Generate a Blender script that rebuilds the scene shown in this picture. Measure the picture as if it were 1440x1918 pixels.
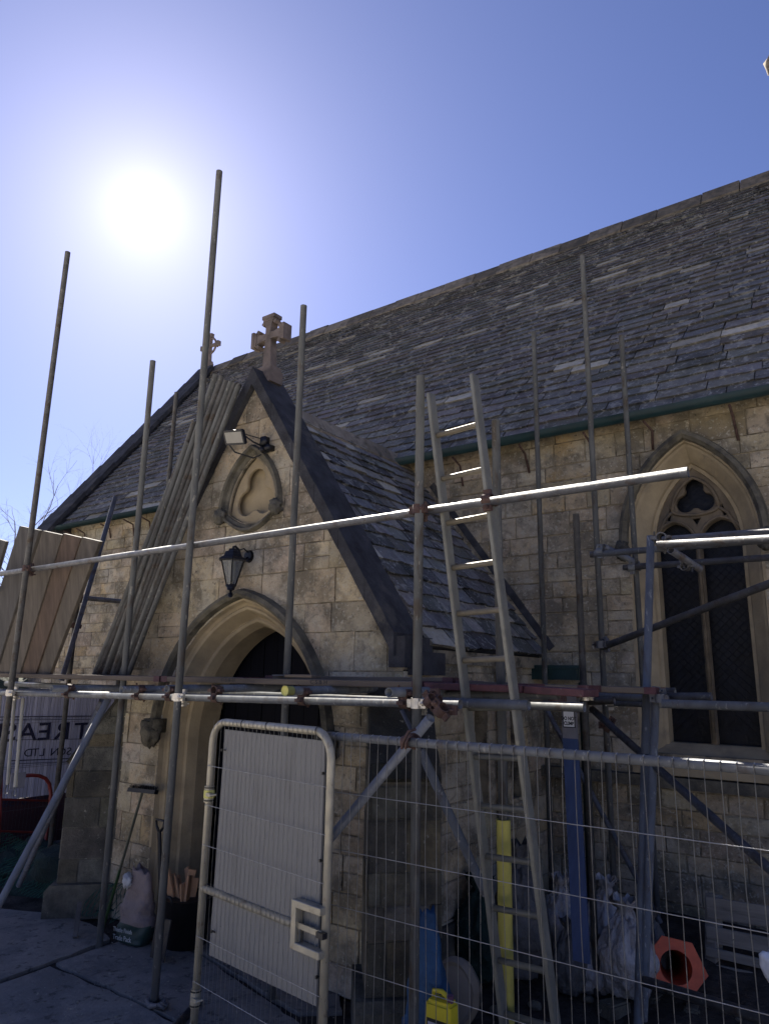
import bpy, bmesh, math, random
import numpy as np
from mathutils import Vector, Matrix, noise
R = math.radians
rnd = random.Random(7)
scene = bpy.context.scene
for o in list(bpy.data.objects): bpy.data.objects.remove(o)
COL = scene.collection

# ------------------------------------------------------------------ camera
FOC, PITCH, ROLL, YAW = 1353.1, 0.22727, 0.01699, 0.63331     # focal length in photo pixels; angles in radians
EYE = Vector((0.0, 0.0, 2.1))
_fh = Vector((-math.sin(YAW), math.cos(YAW), 0)); _rt = Vector((math.cos(YAW), math.sin(YAW), 0)); _z = Vector((0, 0, 1))
_fwd = _fh*math.cos(PITCH) + _z*math.sin(PITCH); _up = -_fh*math.sin(PITCH) + _z*math.cos(PITCH)
_cr = _rt*math.cos(ROLL) + _up*math.sin(ROLL); _cu = -_rt*math.sin(ROLL) + _up*math.cos(ROLL)
cam_data = bpy.data.cameras.new('camera'); cam = bpy.data.objects.new('camera', cam_data); COL.objects.link(cam)
cam_data.sensor_fit = 'VERTICAL'; cam_data.sensor_height = 36; cam_data.lens = FOC/1918*36
cam_data.clip_start = 0.05; cam_data.clip_end = 2000
M = Matrix.Identity(4)
for i in range(3):
    M[i][0] = _cr[i]; M[i][1] = _cu[i]; M[i][2] = -_fwd[i]; M[i][3] = EYE[i]
cam.matrix_world = M
scene.camera = cam

def ray(px, py):
    a = (px-720)/FOC; b = (959-py)/FOC
    return _fwd + _cr*a + _cu*b
def atY(px, py, Y): d = ray(px, py); return EYE + d*((Y-EYE.y)/d.y)
def atX(px, py, X): d = ray(px, py); return EYE + d*((X-EYE.x)/d.x)
def atZ(px, py, Z=0.0): d = ray(px, py); return EYE + d*((Z-EYE.z)/d.z)

# ------------------------------------------------------------------ light
SUN = Vector((-0.7004, 0.4500, 0.5540)).normalized()
world = bpy.data.worlds.new('World'); scene.world = world; world.use_nodes = True
nt = world.node_tree; nt.nodes.clear()
def N(nt, typ, **kw):
    n = nt.nodes.new(typ)
    for k, v in kw.items():
        if hasattr(n, k): setattr(n, k, v)
    return n
out = N(nt, 'ShaderNodeOutputWorld'); bg = N(nt, 'ShaderNodeBackground')
sky = N(nt, 'ShaderNodeTexSky', sky_type='NISHITA', sun_disc=False)
sky.sun_elevation = math.asin(SUN.z); sky.sun_rotation = math.atan2(SUN.x, SUN.y)
sky.air_density = 1.0; sky.dust_density = .2; sky.ozone_density = 3.0; sky.altitude = 100
SKY_STRENGTH = .05
hsv = N(nt, 'ShaderNodeMixRGB', blend_type='MULTIPLY'); hsv.inputs[0].default_value = 1; hsv.inputs[2].default_value = (.61, .575, .80, 1)
nt.links.new(sky.outputs[0], hsv.inputs[1])
# the bright aureole round the sun, a function of the angle to the sun only
geo = N(nt, 'ShaderNodeTexCoord'); nrm = N(nt, 'ShaderNodeVectorMath', operation='NORMALIZE'); dot = N(nt, 'ShaderNodeVectorMath', operation='DOT_PRODUCT')
nt.links.new(geo.outputs['Generated'], nrm.inputs[0]); nt.links.new(nrm.outputs[0], dot.inputs[0]); dot.inputs[1].default_value = SUN
acos = N(nt, 'ShaderNodeMath', operation='ARCCOSINE'); nt.links.new(dot.outputs['Value'], acos.inputs[0])
last = hsv.outputs[0]
for amp, wid, col in ((2.6, 2.0, (1, .93, .75)), (1.2, 5.0, (1, .98, .90)), (1.3, 10, (1, 1, 1)), (.9, 24, (1, .95, 1))):
    d1 = N(nt, 'ShaderNodeMath', operation='DIVIDE'); nt.links.new(acos.outputs[0], d1.inputs[0]); d1.inputs[1].default_value = R(wid)
    p1 = N(nt, 'ShaderNodeMath', operation='POWER'); nt.links.new(d1.outputs[0], p1.inputs[0]); p1.inputs[1].default_value = 1.25
    m1 = N(nt, 'ShaderNodeMath', operation='MULTIPLY'); nt.links.new(p1.outputs[0], m1.inputs[0]); m1.inputs[1].default_value = -1
    e1 = N(nt, 'ShaderNodeMath', operation='EXPONENT'); nt.links.new(m1.outputs[0], e1.inputs[0])
    mx = N(nt, 'ShaderNodeMixRGB', blend_type='ADD'); mx.inputs[2].default_value = (col[0]*amp, col[1]*amp, col[2]*amp, 1)
    nt.links.new(e1.outputs[0], mx.inputs[0]); nt.links.new(last, mx.inputs[1]); last = mx.outputs[0]
nt.links.new(last, bg.inputs[0]); bg.inputs[1].default_value = SKY_STRENGTH
nt.links.new(bg.outputs[0], out.inputs[0])
sun_d = bpy.data.lights.new('sun', 'SUN'); sun_d.energy = 5.0; sun_d.angle = R(0.53); sun_d.color = (1, .93, .82)
sun_o = bpy.data.objects.new('sun', sun_d); COL.objects.link(sun_o)
sun_o.rotation_euler = Vector((SUN.x, SUN.y, SUN.z-.042)).to_track_quat('Z', 'Y').to_euler(); sun_o.location = (0, 0, 20)
scene.view_settings.view_transform = 'Standard'; scene.view_settings.look = 'None'
scene.view_settings.exposure = 1.7; scene.view_settings.gamma = 1
scene.render.resolution_x = 768; scene.render.resolution_y = 1024

# ------------------------------------------------------------------ materials
def ramp(nt, fac, stops):
    r = N(nt, 'ShaderNodeValToRGB'); cr = r.color_ramp
    while len(cr.elements) > 1: cr.elements.remove(cr.elements[-1])
    cr.elements[0].position = stops[0][0]; cr.elements[0].color = (*stops[0][1], 1)
    for p, c in stops[1:]:
        e = cr.elements.new(p); e.color = (*c, 1)
    nt.links.new(fac, r.inputs[0]); return r.outputs[0]
def g3(v): return (v, v, v)
def noise_n(nt, vec, scale, detail=6, rough=.6, dist=0):
    n = N(nt, 'ShaderNodeTexNoise'); n.inputs['Scale'].default_value = scale; n.inputs['Detail'].default_value = detail
    n.inputs['Roughness'].default_value = rough; n.inputs['Distortion'].default_value = dist
    nt.links.new(vec, n.inputs['Vector']); return n.outputs['Fac']
def mixc(nt, fac, a, b, mode='MIX'):
    m = N(nt, 'ShaderNodeMixRGB', blend_type=mode)
    for i, v in ((0, fac), (1, a), (2, b)):
        if hasattr(v, 'is_linked') or isinstance(v, bpy.types.NodeSocket): nt.links.new(v, m.inputs[i])
        elif i == 0: m.inputs[0].default_value = v
        else: m.inputs[i].default_value = (*v, 1)
    return m.outputs[0]
def mat(name, base, rough=.8, metal=0, var=.25, scale=8, bump=.3, bscale=60, spots=None, tint=False, spec=.5, stretch=(1, 1, 1), dist=.01, alpha=None, trans=0, sheen=None):
    m = bpy.data.materials.new(name); m.use_nodes = True; nt = m.node_tree; nt.nodes.clear()
    o = N(nt, 'ShaderNodeOutputMaterial'); b = N(nt, 'ShaderNodeBsdfPrincipled'); nt.links.new(b.outputs[0], o.inputs[0])
    tc = N(nt, 'ShaderNodeTexCoord'); mp = N(nt, 'ShaderNodeMapping'); mp.inputs['Scale'].default_value = stretch
    nt.links.new(tc.outputs['Object'], mp.inputs[0]); v = mp.outputs[0]
    n1 = noise_n(nt, v, scale); lo = tuple(c*(1-var) for c in base); hi = tuple(min(1, c*(1+var)) for c in base)
    c = ramp(nt, n1, [(.3, lo), (.7, hi)])
    if tint:
        a = N(nt, 'ShaderNodeAttribute', attribute_name='tint'); c = mixc(nt, 1.0, c, a.outputs['Color'], 'MULTIPLY')
    for sp in (spots or []):
        sc, col, lo_, hi_, amt = sp[:5]
        f = ramp(nt, noise_n(nt, v, sc, 8, .65, sp[5] if len(sp) > 5 else 0), [(lo_, g3(0)), (hi_, g3(amt))])
        c = mixc(nt, f, c, col)
    nt.links.new(c, b.inputs['Base Color']); b.inputs['Roughness'].default_value = rough; b.inputs['Metallic'].default_value = metal
    b.inputs['Specular IOR Level'].default_value = spec
    if trans: b.inputs['Transmission Weight'].default_value = trans
    if alpha is not None: b.inputs['Alpha'].default_value = alpha
    if bump:
        bn = noise_n(nt, v, bscale, 5, .65); bp = N(nt, 'ShaderNodeBump'); bp.inputs['Strength'].default_value = bump; bp.inputs['Distance'].default_value = dist
        nt.links.new(bn, bp.inputs['Height']); nt.links.new(bp.outputs[0], b.inputs['Normal'])
    m['tinted'] = bool(tint)
    if metal:
        rr = ramp(nt, noise_n(nt, v, scale*2.3), [(.3, g3(max(.05, rough-.15))), (.7, g3(min(1, rough+.2)))]); nt.links.new(rr, b.inputs['Roughness'])
    return m
LIM = (.44, .365, .255)
MAT = dict(
 stone=mat('limestone_ashlar', LIM, .95, var=.3, scale=3.5, bump=1.0, bscale=42, tint=True, dist=.012,
    spots=[(1.7, (.40, .375, .31), .47, .60, .65), (3.1, (.15, .13, .095), .47, .60, .85), (9, (.16, .145, .115), .52, .64, .6, .8), (34, (.47, .44, .36), .56, .64, .6), (24, (.07, .06, .05), .60, .68, .7), (90, (.12, .10, .08), .58, .66, .5)], spec=.12),
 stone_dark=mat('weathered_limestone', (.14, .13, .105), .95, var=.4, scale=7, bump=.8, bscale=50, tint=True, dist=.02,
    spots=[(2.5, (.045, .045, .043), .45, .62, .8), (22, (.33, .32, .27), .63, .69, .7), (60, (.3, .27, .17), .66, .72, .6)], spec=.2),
 stone_clean=mat('carved_limestone', (.34, .275, .175), .88, var=.2, scale=5, bump=.35, bscale=70,
    spots=[(3.5, (.19, .16, .115), .52, .70, .7), (30, (.1, .09, .07), .66, .74, .5)], spec=.2),
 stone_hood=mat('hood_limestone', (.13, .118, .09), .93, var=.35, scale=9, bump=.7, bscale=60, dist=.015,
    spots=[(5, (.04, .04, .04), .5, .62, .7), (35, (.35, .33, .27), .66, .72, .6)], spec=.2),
 tracery=mat('tracery_limestone', (.15, .122, .088), .92, var=.3, scale=7, bump=.5, bscale=60, spots=[(4, (.09, .08, .065), .5, .64, .7)], spec=.1),
 cross_stone=mat('pinkish_cross_stone', (.17, .14, .125), .92, var=.3, scale=9, bump=.6, bscale=60, spots=[(7, (.10, .085, .075), .5, .64, .7)], spec=.15),
 mortar=mat('lime_mortar', (.27, .23, .165), .95, var=.3, scale=9, bump=.5, bscale=80, spots=[(6, (.05, .047, .04), .5, .62, .8)], spec=.1),
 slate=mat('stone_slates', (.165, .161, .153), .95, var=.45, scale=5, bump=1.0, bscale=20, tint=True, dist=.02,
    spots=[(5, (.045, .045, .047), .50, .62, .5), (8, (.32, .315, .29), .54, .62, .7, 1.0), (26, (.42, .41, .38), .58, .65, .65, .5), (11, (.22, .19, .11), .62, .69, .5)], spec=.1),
 under=mat('roof_underlay', (.02, .02, .02), .95, bump=0),
 ridge=mat('ridge_stone', (.21, .18, .14), .92, var=.35, scale=6, bump=.7, bscale=40, dist=.015, tint=True, spots=[(7, (.06, .058, .05), .5, .62, .7), (30, (.36, .34, .28), .64, .7, .5)], spec=.2),
 coping=mat('blackened_coping', (.045, .045, .05), .9, var=.5, scale=6, bump=.8, bscale=45, dist=.015, spots=[(30, (.2, .2, .18), .66, .71, .6), (3, (.10, .09, .07), .58, .68, .6)], spec=.3),
 steel_light=mat('bright_tube', (.20, .205, .21), .5, metal=.2, var=.28, scale=9, bump=.12, bscale=90, stretch=(1, 1, .35), spots=[(16, (.12, .115, .11), .56, .68, .6)]),
 steel=mat('galvanised_tube', (.118, .126, .136), .6, metal=.12, var=.28, scale=9, bump=.12, bscale=90, stretch=(1, 1, .35), spots=[(11, (.075, .06, .05), .54, .64, .8), (38, (.36, .35, .32), .60, .66, .7)]),
 steel_dull=mat('weathered_tube', (.10, .102, .11), .5, metal=.25, var=.35, scale=10, bump=.2, bscale=80, spots=[(12, (.07, .05, .038), .54, .64, .8), (36, (.30, .29, .27), .61, .67, .6)]),
 zinc=mat('zinc_coupler', (.62, .58, .50), .38, metal=.8, var=.2, scale=20, bump=.2, spots=[(30, (.2, .16, .1), .62, .7, .5)]),
 rust=mat('rusty_coupler', (.085, .05, .042), .75, metal=.25, var=.5, scale=25, bump=.5, spots=[(20, (.16, .10, .07), .58, .68, .6)]),
 wood=mat('grey_scaffold_board', (.13, .105, .082), .85, var=.3, scale=5, bump=.5, bscale=18, stretch=(.25, 3, 3), spots=[(6, (.09, .07, .055), .56, .7, .5)], spec=.25),
 maroon=mat('maroon_board_paint', (.075, .025, .03), .7, var=.4, scale=14, bump=.4, spots=[(18, (.22, .17, .14), .60, .66, .6)]),
 aluminium=mat('ladder_metal', (.18, .18, .16), .5, metal=.35, var=.2, scale=7, bump=.15, spots=[(20, (.2, .19, .16), .58, .68, .5)]),
 ladder_tan=mat('ladder_rung_metal', (.19, .165, .12), .6, metal=.1, var=.2, scale=14, bump=.3),
 gate_tube=mat('cream_worn_tube', (.33, .305, .24), .42, metal=.35, var=.16, scale=9, bump=.15, spots=[(15, (.16, .12, .08), .60, .67, .6), (60, (.1, .08, .06), .66, .72, .6)]),
 wire=mat('galvanised_wire', (.42, .42, .42), .4, metal=.75, var=.15, scale=20, bump=0),
 ply=mat('painted_plywood', (.19, .188, .18), .75, var=.1, scale=4, bump=.3, bscale=30, stretch=(3, 3, .4), spots=[(26, (.07, .065, .06), .66, .70, .8), (4, (.11, .105, .095), .52, .68, .6)]),
 black=mat('black_metal', (.012, .013, .018), .4, metal=.3, var=.3, scale=20, bump=.15),
 glass_dark=mat('leaded_glass', (.006, .007, .011), .35, var=.6, scale=14, bump=.6, bscale=30, spec=.18),
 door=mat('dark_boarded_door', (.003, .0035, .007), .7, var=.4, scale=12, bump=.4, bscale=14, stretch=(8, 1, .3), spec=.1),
 gutter=mat('green_gutter_paint', (.012, .035, .034), .4, var=.3, scale=7, bump=.1),
 yellow=mat('yellow_foam', (.60, .56, .16), .7, var=.08, scale=10, bump=.2, spots=[(9, (.2, .17, .05), .66, .71, .7)]),
 blue_paint=mat('blue_guard_paint', (.035, .058, .135), .55, var=.2, scale=6, bump=.15, stretch=(3, 3, .4)),
 grey_paint=mat('grey_guard_paint', (.17, .165, .18), .6, var=.15, scale=6, bump=.2, stretch=(3, 3, .4)),
 white=mat('white_print', (.75, .76, .78), .6, var=.05, bump=0),
 ink=mat('black_ink', (.012, .012, .016), .6, var=.05, bump=0),
 orange=mat('orange_cone_plastic', (.55, .10, .045), .6, var=.2, scale=9, bump=.15, spots=[(14, (.2, .06, .04), .6, .7, .6)]),
 bluebag=mat('blue_woven_bag', (.010, .062, .16), .6, var=.3, scale=8, bump=.6, bscale=30, dist=.02),
 rubble=mat('translucent_rubble_bag', (.34, .33, .34), .22, var=.3, scale=5, bump=1.0, bscale=9, dist=.05, stretch=(1.6, 1.6, .6), spec=.7, spots=[(9, (.2, .14, .11), .52, .66, .5)]),
 dirtybag=mat('dusty_plastic', (.09, .088, .09), .55, var=.4, scale=6, bump=1.0, bscale=14, dist=.03),
 sack=mat('grey_paper_sack', (.20, .155, .145), .6, var=.2, scale=6, bump=.8, bscale=14, dist=.02),
 sackgreen=mat('green_sack_band', (.02, .045, .04), .5, var=.2, scale=6, bump=.5, bscale=14),
 firewood=mat('split_pine', (.42, .24, .13), .8, var=.2, scale=8, bump=.4, stretch=(1, 1, .3)),
 darkplastic=mat('black_rubber', (.012, .012, .014), .55, var=.4, scale=8, bump=.3, bscale=20),
 green_pole=mat('green_handle', (.05, .10, .04), .5, var=.2, bump=.1),
 banner=mat('white_banner_mesh', (.55, .55, .68), .7, var=.12, scale=3, bump=.6, bscale=9, stretch=(14, 14, .25), dist=.03),
 bannertext=mat('navy_banner_print', (.02, .02, .055), .7, var=.1, bump=0),
 redbanner=mat('dark_red_sheet', (.05, .020, .028), .7, var=.25, scale=5, bump=.3),
 redmetal=mat('red_painted_tube', (.16, .02, .018), .45, var=.25, scale=10, bump=.15),
 net=mat('green_debris_net', (.01, .075, .055), .8, var=.4, scale=12, bump=.5),
 netbag=mat('dark_green_sheet', (.004, .020, .016), .8, var=.5, scale=6, bump=.9, bscale=12, dist=.05),
 cream=mat('cream_enamel_rod', (.62, .55, .38), .5, var=.15, scale=12, bump=.1, spots=[(20, (.3, .22, .1), .62, .7, .6)]),
 palwood=mat('pallet_wood', (.20, .185, .165), .9, var=.3, scale=6, bump=.5, bscale=18, stretch=(.3, 3, 3), spots=[(8, (.07, .065, .06), .54, .68, .6)]),
 paving=mat('concrete_paving', (.25, .225, .20), .9, var=.3, scale=2.3, bump=.6, bscale=34, dist=.015, spots=[(2.4, (.13, .12, .115), .46, .60, .9), (1.1, (.15, .14, .13), .5, .6, .7), (22, (.30, .28, .25), .60, .68, .5), (12, (.06, .055, .05), .56, .64, .8), (70, (.40, .38, .34), .64, .70, .6)]),
 earth=mat('dark_earth', (.06, .052, .046), .97, var=.5, scale=5, bump=1.0, bscale=22, dist=.05, spots=[(18, (.12, .11, .095), .62, .7, .6)], spec=.1),
 ground=mat('gravel_ground', (.52, .48, .41), .95, var=.3, scale=1.2, bump=.6, bscale=30, spec=.1, dist=.03),
 bark=mat('pale_bark', (.10, .09, .085), .9, var=.4, scale=9, bump=.5),
 cable=mat('black_cable_tie', (.01, .01, .01), .5, bump=0),
 lampglass=mat('lamp_panes', (.55, .6, .65), .12, var=.05, bump=0, trans=.85, spec=.5),
 bulb=mat('bulb_glass', (.75, .7, .55), .2, var=.1, bump=0, trans=.3),
 leaf=mat('moss_leaf', (.045, .07, .02), .8, var=.5, scale=12, bump=.3),
)

# ------------------------------------------------------------------ object helpers
ORG = {}
def finish(bm, name, m, parent=None, org=None, smooth=False):
    """link a bmesh given in world coordinates as one object; its origin is its parent's base (or org)"""
    if parent is not None: o3 = ORG[parent.name]
    elif org is not None: o3 = Vector(org)
    else:
        bm.verts.ensure_lookup_table()
        xs = [v.co for v in bm.verts]
        o3 = Vector(((min(v.x for v in xs)+max(v.x for v in xs))/2, (min(v.y for v in xs)+max(v.y for v in xs))/2, min(v.z for v in xs)))
    for v in bm.verts: v.co -= o3
    ml = [MAT[mm] if isinstance(mm, str) else mm for mm in (m if isinstance(m, (list, tuple)) else [m])]
    if any(x.get('tinted') for x in ml) and not bm.loops.layers.float_color.get('tint'):
        tl_ = bm.loops.layers.float_color.new('tint')
        for f in bm.faces:
            for l in f.loops: l[tl_] = (1, 1, 1, 1)
    me = bpy.data.meshes.new(name); bm.to_mesh(me); bm.free()
    for mm in (m if isinstance(m, (list, tuple)) else [m]): me.materials.append(MAT[mm] if isinstance(mm, str) else mm)
    if smooth:
        for p in me.polygons: p.use_smooth = True
    ob = bpy.data.objects.new(name, me); COL.objects.link(ob)
    if parent is not None: ob.parent = parent
    else: ob.location = o3
    ORG[ob.name] = o3
    return ob
def tag(o, label, cat=None, group=None, kind=None):
    if label: o['label'] = label
    if cat: o['category'] = cat
    if group: o['group'] = group
    if kind: o['kind'] = kind
    return o
def thing(name, label, cat, loc, group=None):
    o = bpy.data.objects.new(name, None); COL.objects.link(o); o.location = loc; o.empty_display_size = .1
    ORG[o.name] = Vector(loc); return tag(o, label, cat, group)
def tint_layer(bm): return bm.loops.layers.float_color.get('tint') or bm.loops.layers.float_color.new('tint')
def box(bm, c, s, rot=None, mi=0):
    """box centred at c, full sizes s"""
    vs = []
    for dx in (-.5, .5):
        for dy in (-.5, .5):
            for dz in (-.5, .5):
                v = Vector((dx*s[0], dy*s[1], dz*s[2]))
                if rot is not None: v = rot @ v
                vs.append(bm.verts.new(v+Vector(c)))
    for f in ((0,1,3,2),(4,6,7,5),(0,4,5,1),(2,3,7,6),(0,2,6,4),(1,5,7,3)):
        bm.faces.new([vs[i] for i in f]).material_index = mi
    return vs
def frame_of(d):
    d = d.normalized(); a = Vector((0, 0, 1)) if abs(d.z) < .9 else Vector((1, 0, 0))
    u = d.cross(a).normalized(); return u, d.cross(u).normalized()
def tube(bm, p0, p1, r=.0242, n=14, hollow=True, r2=None, mi=0):
    p0 = Vector(p0); p1 = Vector(p1); u, w = frame_of(p1-p0); r2 = r if r2 is None else r2
    def ring(p, rr): return [bm.verts.new(p+(u*math.cos(2*math.pi*i/n)+w*math.sin(2*math.pi*i/n))*rr) for i in range(n)]
    a = ring(p0, r); b = ring(p1, r2)
    def link(x, y, flip=False):
        for i in range(n):
            q = [x[i], x[(i+1)%n], y[(i+1)%n], y[i]]
            f = bm.faces.new(q[::-1] if flip else q); f.smooth = True; f.material_index = mi
    link(a, b, True)
    if hollow:
        k = .82; d = (p1-p0).normalized()*min(.15, (p1-p0).length*.4)
        for (o_, pp, rr, dd) in ((a, p0, r, d), (b, p1, r2, -d)):
            i1 = ring(pp, rr*k); i2 = ring(pp+dd, rr*k); link(o_, i1); link(i1, i2); f = bm.faces.new(i2); f.material_index = mi
    else:
        bm.faces.new(a).material_index = mi; bm.faces.new(b).material_index = mi
def polytube(bm, pts, r, n=10, closed=False, mi=0, rad=None):
    pts = [Vector(p) for p in pts]; rings = []; L = len(pts); pu = None
    for i, p in enumerate(pts):
        if closed: d = pts[(i+1)%L]-pts[i-1]
        else: d = pts[min(i+1, L-1)]-pts[max(i-1, 0)]
        d.normalize()
        if pu is None: u, w = frame_of(d)
        else: u = (pu - d*pu.dot(d)).normalized(); w = d.cross(u)
        pu = u; rr = rad[i] if rad else r
        rings.append([bm.verts.new(p+(u*math.cos(2*math.pi*k/n)+w*math.sin(2*math.pi*k/n))*rr) for k in range(n)])
    for i in range(L if closed else L-1):
        a, b = rings[i], rings[(i+1)%L]
        for k in range(n):
            f = bm.faces.new([a[k], a[(k+1)%n], b[(k+1)%n], b[k]]); f.smooth = True; f.material_index = mi
    if not closed:
        bm.faces.new(rings[0][::-1]).material_index = mi; bm.faces.new(rings[-1]).material_index = mi
def wire_bm(bm, p0, p1, r=.0016):
    tube(bm, p0, p1, r, 4, False)
def clip(poly, n, d):
    """keep the side where n.p <= d"""
    o = []
    for i in range(len(poly)):
        a = poly[i]; b = poly[(i+1)%len(poly)]; da = n[0]*a[0]+n[1]*a[1]-d; db = n[0]*b[0]+n[1]*b[1]-d
        if da <= 0: o.append(a)
        if (da < 0 and db > 0) or (da > 0 and db < 0):
            t = da/(da-db); o.append((a[0]+(b[0]-a[0])*t, a[1]+(b[1]-a[1])*t))
    return o
def area(p): return .5*sum(p[i][0]*p[(i+1)%len(p)][1]-p[(i+1)%len(p)][0]*p[i][1] for i in range(len(p)))
def edges_of(c):                       # CCW convex polygon -> outward half-planes
    if area(c) < 0: c = c[::-1]
    r = []
    for i in range(len(c)):
        a = c[i]; b = c[(i+1)%len(c)]; n = (b[1]-a[1], -(b[0]-a[0])); L = math.hypot(*n)
        if L < 1e-6: continue
        n = (n[0]/L, n[1]/L); r.append((n, n[0]*a[0]+n[1]*a[1]))
    return r
def subtract(poly, hole):
    out_ = []; cur = poly
    for n, d in edges_of(hole):
        o = clip(cur, (-n[0], -n[1]), -d)
        if len(o) >= 3 and abs(area(o)) > 1e-5: out_.append(o)
        cur = clip(cur, n, d)
        if len(cur) < 3: break
    return out_
def stonework(bm, outline, holes, place, zs, wr=(.28, .55), gap=.006, relief=.010, seed=1, tone=(.8, 1.12), mi=0, offset=0):
    """coursed ashlar: every block its own slab on the wall face; place(x, z, d) -> world point at depth d proud of the wall"""
    rr = random.Random(seed); tl = tint_layer(bm); E = edges_of(outline)
    x0 = min(p[0] for p in outline); x1 = max(p[0] for p in outline)
    for ci in range(len(zs)-1):
        x = x0-rr.uniform(0, .4)
        while x < x1:
            w = rr.uniform(*wr)
            za, zb = zs[ci], zs[ci+1]
            j = lambda: rr.uniform(-.004, .004)
            sub = [(x+gap, za+gap, x+w-gap, zb-gap)]
            if rr.random() < .12 and zb-za > .18:
                zm = (za+zb)/2+rr.uniform(-.02, .02); sub = [(x+gap, za+gap, x+w-gap, zm-gap), (x+gap, zm+gap, x+w-gap, zb-gap)]
            for (a, b, c, d) in sub:
                poly = [(a+j(), b+j()), (c+j(), b+j()), (c+j(), d+j()), (a+j(), d+j())]; full = True
                for n, dd in E:
                    q = clip(poly, n, dd); full = full and len(q) == 4 and q == poly; poly = q
                    if len(poly) < 3: break
                if len(poly) < 3 or abs(area(poly)) < 2e-4: continue
                pieces = [poly]
                for h in holes:
                    hx = [p[0] for p in h]; hz = [p[1] for p in h]
                    if a > max(hx) or c < min(hx) or b > max(hz) or d < min(hz): continue
                    np_ = []
                    for p in pieces: np_ += subtract(p, h)
                    pieces = np_; full = False
                dep = relief+rr.uniform(-.003, .004)
                t = rr.uniform(*tone); tc = (t*rr.uniform(.96, 1.05), t, t*rr.uniform(.90, 1.06), 1)
                if rr.random() < .10: tc = (t*1.12, t*1.02, t*.82, 1)
                if rr.random() < .10: tc = tuple(k*.72 for k in tc[:3])+(1,)
                for p in pieces:
                    if len(p) < 3 or abs(area(p)) < 1e-5: continue
                    if area(p) < 0: p = p[::-1]
                    cx = sum(q[0] for q in p)/len(p); cz = sum(q[1] for q in p)/len(p)
                    bs = [bm.verts.new(place(q[0], q[1], offset-.004)) for q in p]
                    if full:
                        md = [bm.verts.new(place(q[0], q[1], offset+dep-.006)) for q in p]
                        tp = [bm.verts.new(place(q[0]+(.006 if q[0] < cx else -.006), q[1]+(.006 if q[1] < cz else -.006), offset+dep)) for q in p]
                        rings = [bs, md, tp]
                    else:
                        tp = [bm.verts.new(place(q[0], q[1], offset+dep)) for q in p]; rings = [bs, tp]
                    fs = [bm.faces.new(tp)]
                    for r0, r1 in zip(rings[:-1], rings[1:]):
                        for i in range(len(p)): fs.append(bm.faces.new([r0[i], r0[(i+1)%len(p)], r1[(i+1)%len(p)], r1[i]]))
                    for f in fs:
                        f.material_index = mi
                        for l in f.loops: l[tl] = tc
            x += w
def courses(z0, z1, seed, lo=.17, hi=.27):
    rr = random.Random(seed); z = [z0]
    while z[-1] < z1: z.append(z[-1]+rr.uniform(lo, hi))
    return z
def plate(name, outline, holes, y0, y1, m, parent=None, bevel=0, org=None):
    """upright plate in the XZ plane between y0 and y1 with holes (curve fill, turned into a mesh)"""
    cu = bpy.data.curves.new(name, 'CURVE'); cu.dimensions = '2D'; cu.fill_mode = 'BOTH'; cu.extrude = abs(y1-y0)/2-bevel; cu.bevel_depth = bevel; cu.bevel_resolution = 1
    for pl in [outline]+holes:
        s = cu.splines.new('POLY'); s.points.add(len(pl)-1); s.use_cyclic_u = True
        for i, p in enumerate(pl): s.points[i].co = (p[0], p[1], 0, 1)
    ob = bpy.data.objects.new(name, cu); COL.objects.link(ob)
    dg = bpy.context.evaluated_depsgraph_get(); me = bpy.data.meshes.new_from_object(ob.evaluated_get(dg))
    bpy.data.objects.remove(ob)
    bm = bmesh.new(); bm.from_mesh(me); bpy.data.meshes.remove(me)
    for v in bm.verts: v.co = Vector((v.co.x, (y0+y1)/2-v.co.z, v.co.y))
    bmesh.ops.reverse_faces(bm, faces=bm.faces) if False else None
    bmesh.ops.recalc_face_normals(bm, faces=bm.faces)
    return finish(bm, name, m, parent, org)
def text_mesh(s, size, place, depth=.002, mirror=False, align='CENTER', sx=1.0, bold=0.0):
    """letters as a bmesh; place(u, v, w): u along, v up, w proud"""
    cu = bpy.data.curves.new('txt', 'FONT'); cu.body = s; cu.size = size; cu.align_x = align; cu.align_y = 'CENTER'; cu.extrude = depth/2; cu.offset = bold
    ob = bpy.data.objects.new('txt', cu); COL.objects.link(ob); dg = bpy.context.evaluated_depsgraph_get()
    me = bpy.data.meshes.new_from_object(ob.evaluated_get(dg)); bpy.data.objects.remove(ob)
    bm = bmesh.new(); bm.from_mesh(me); bpy.data.meshes.remove(me)
    for v in bm.verts: v.co = place((-1 if mirror else 1)*v.co.x*sx, v.co.y, v.co.z+depth/2)
    return bm
def arch_pts(xc, a, zs, z0, Rr, d=0, n=12):
    """pointed arch from left foot over the apex to right foot; half width a, springing zs, foot z0, arc radius Rr, offset d outward"""
    pts = [(xc-a-d, z0), (xc-a-d, zs)]; th = math.acos(max(-1, min(1, (Rr-a)/(Rr+d))))
    L = []
    for i in range(1, n+1):
        t = th*i/n; L.append((xc-a+Rr-(Rr+d)*math.cos(t), zs+(Rr+d)*math.sin(t)))
    pts += L; pts += [(2*xc-x, z) for x, z in L[-2::-1]]; pts += [(xc+a+d, zs), (xc+a+d, z0)]
    return pts
def arch_loft(bm, arcs, mi=0, tint=None):
    """arcs: list of (list of (x,z), y): joined ring to ring"""
    rings = [[bm.verts.new((x, y, z)) for x, z in pts] for pts, y in arcs]; tl = bm.loops.layers.float_color.get('tint')
    for r0, r1 in zip(rings[:-1], rings[1:]):
        for i in range(len(r0)-1):
            f = bm.faces.new([r0[i], r0[i+1], r1[i+1], r1[i]]); f.material_index = mi
            if tl:
                for l in f.loops: l[tl] = (1, 1, 1, 1)
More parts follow.
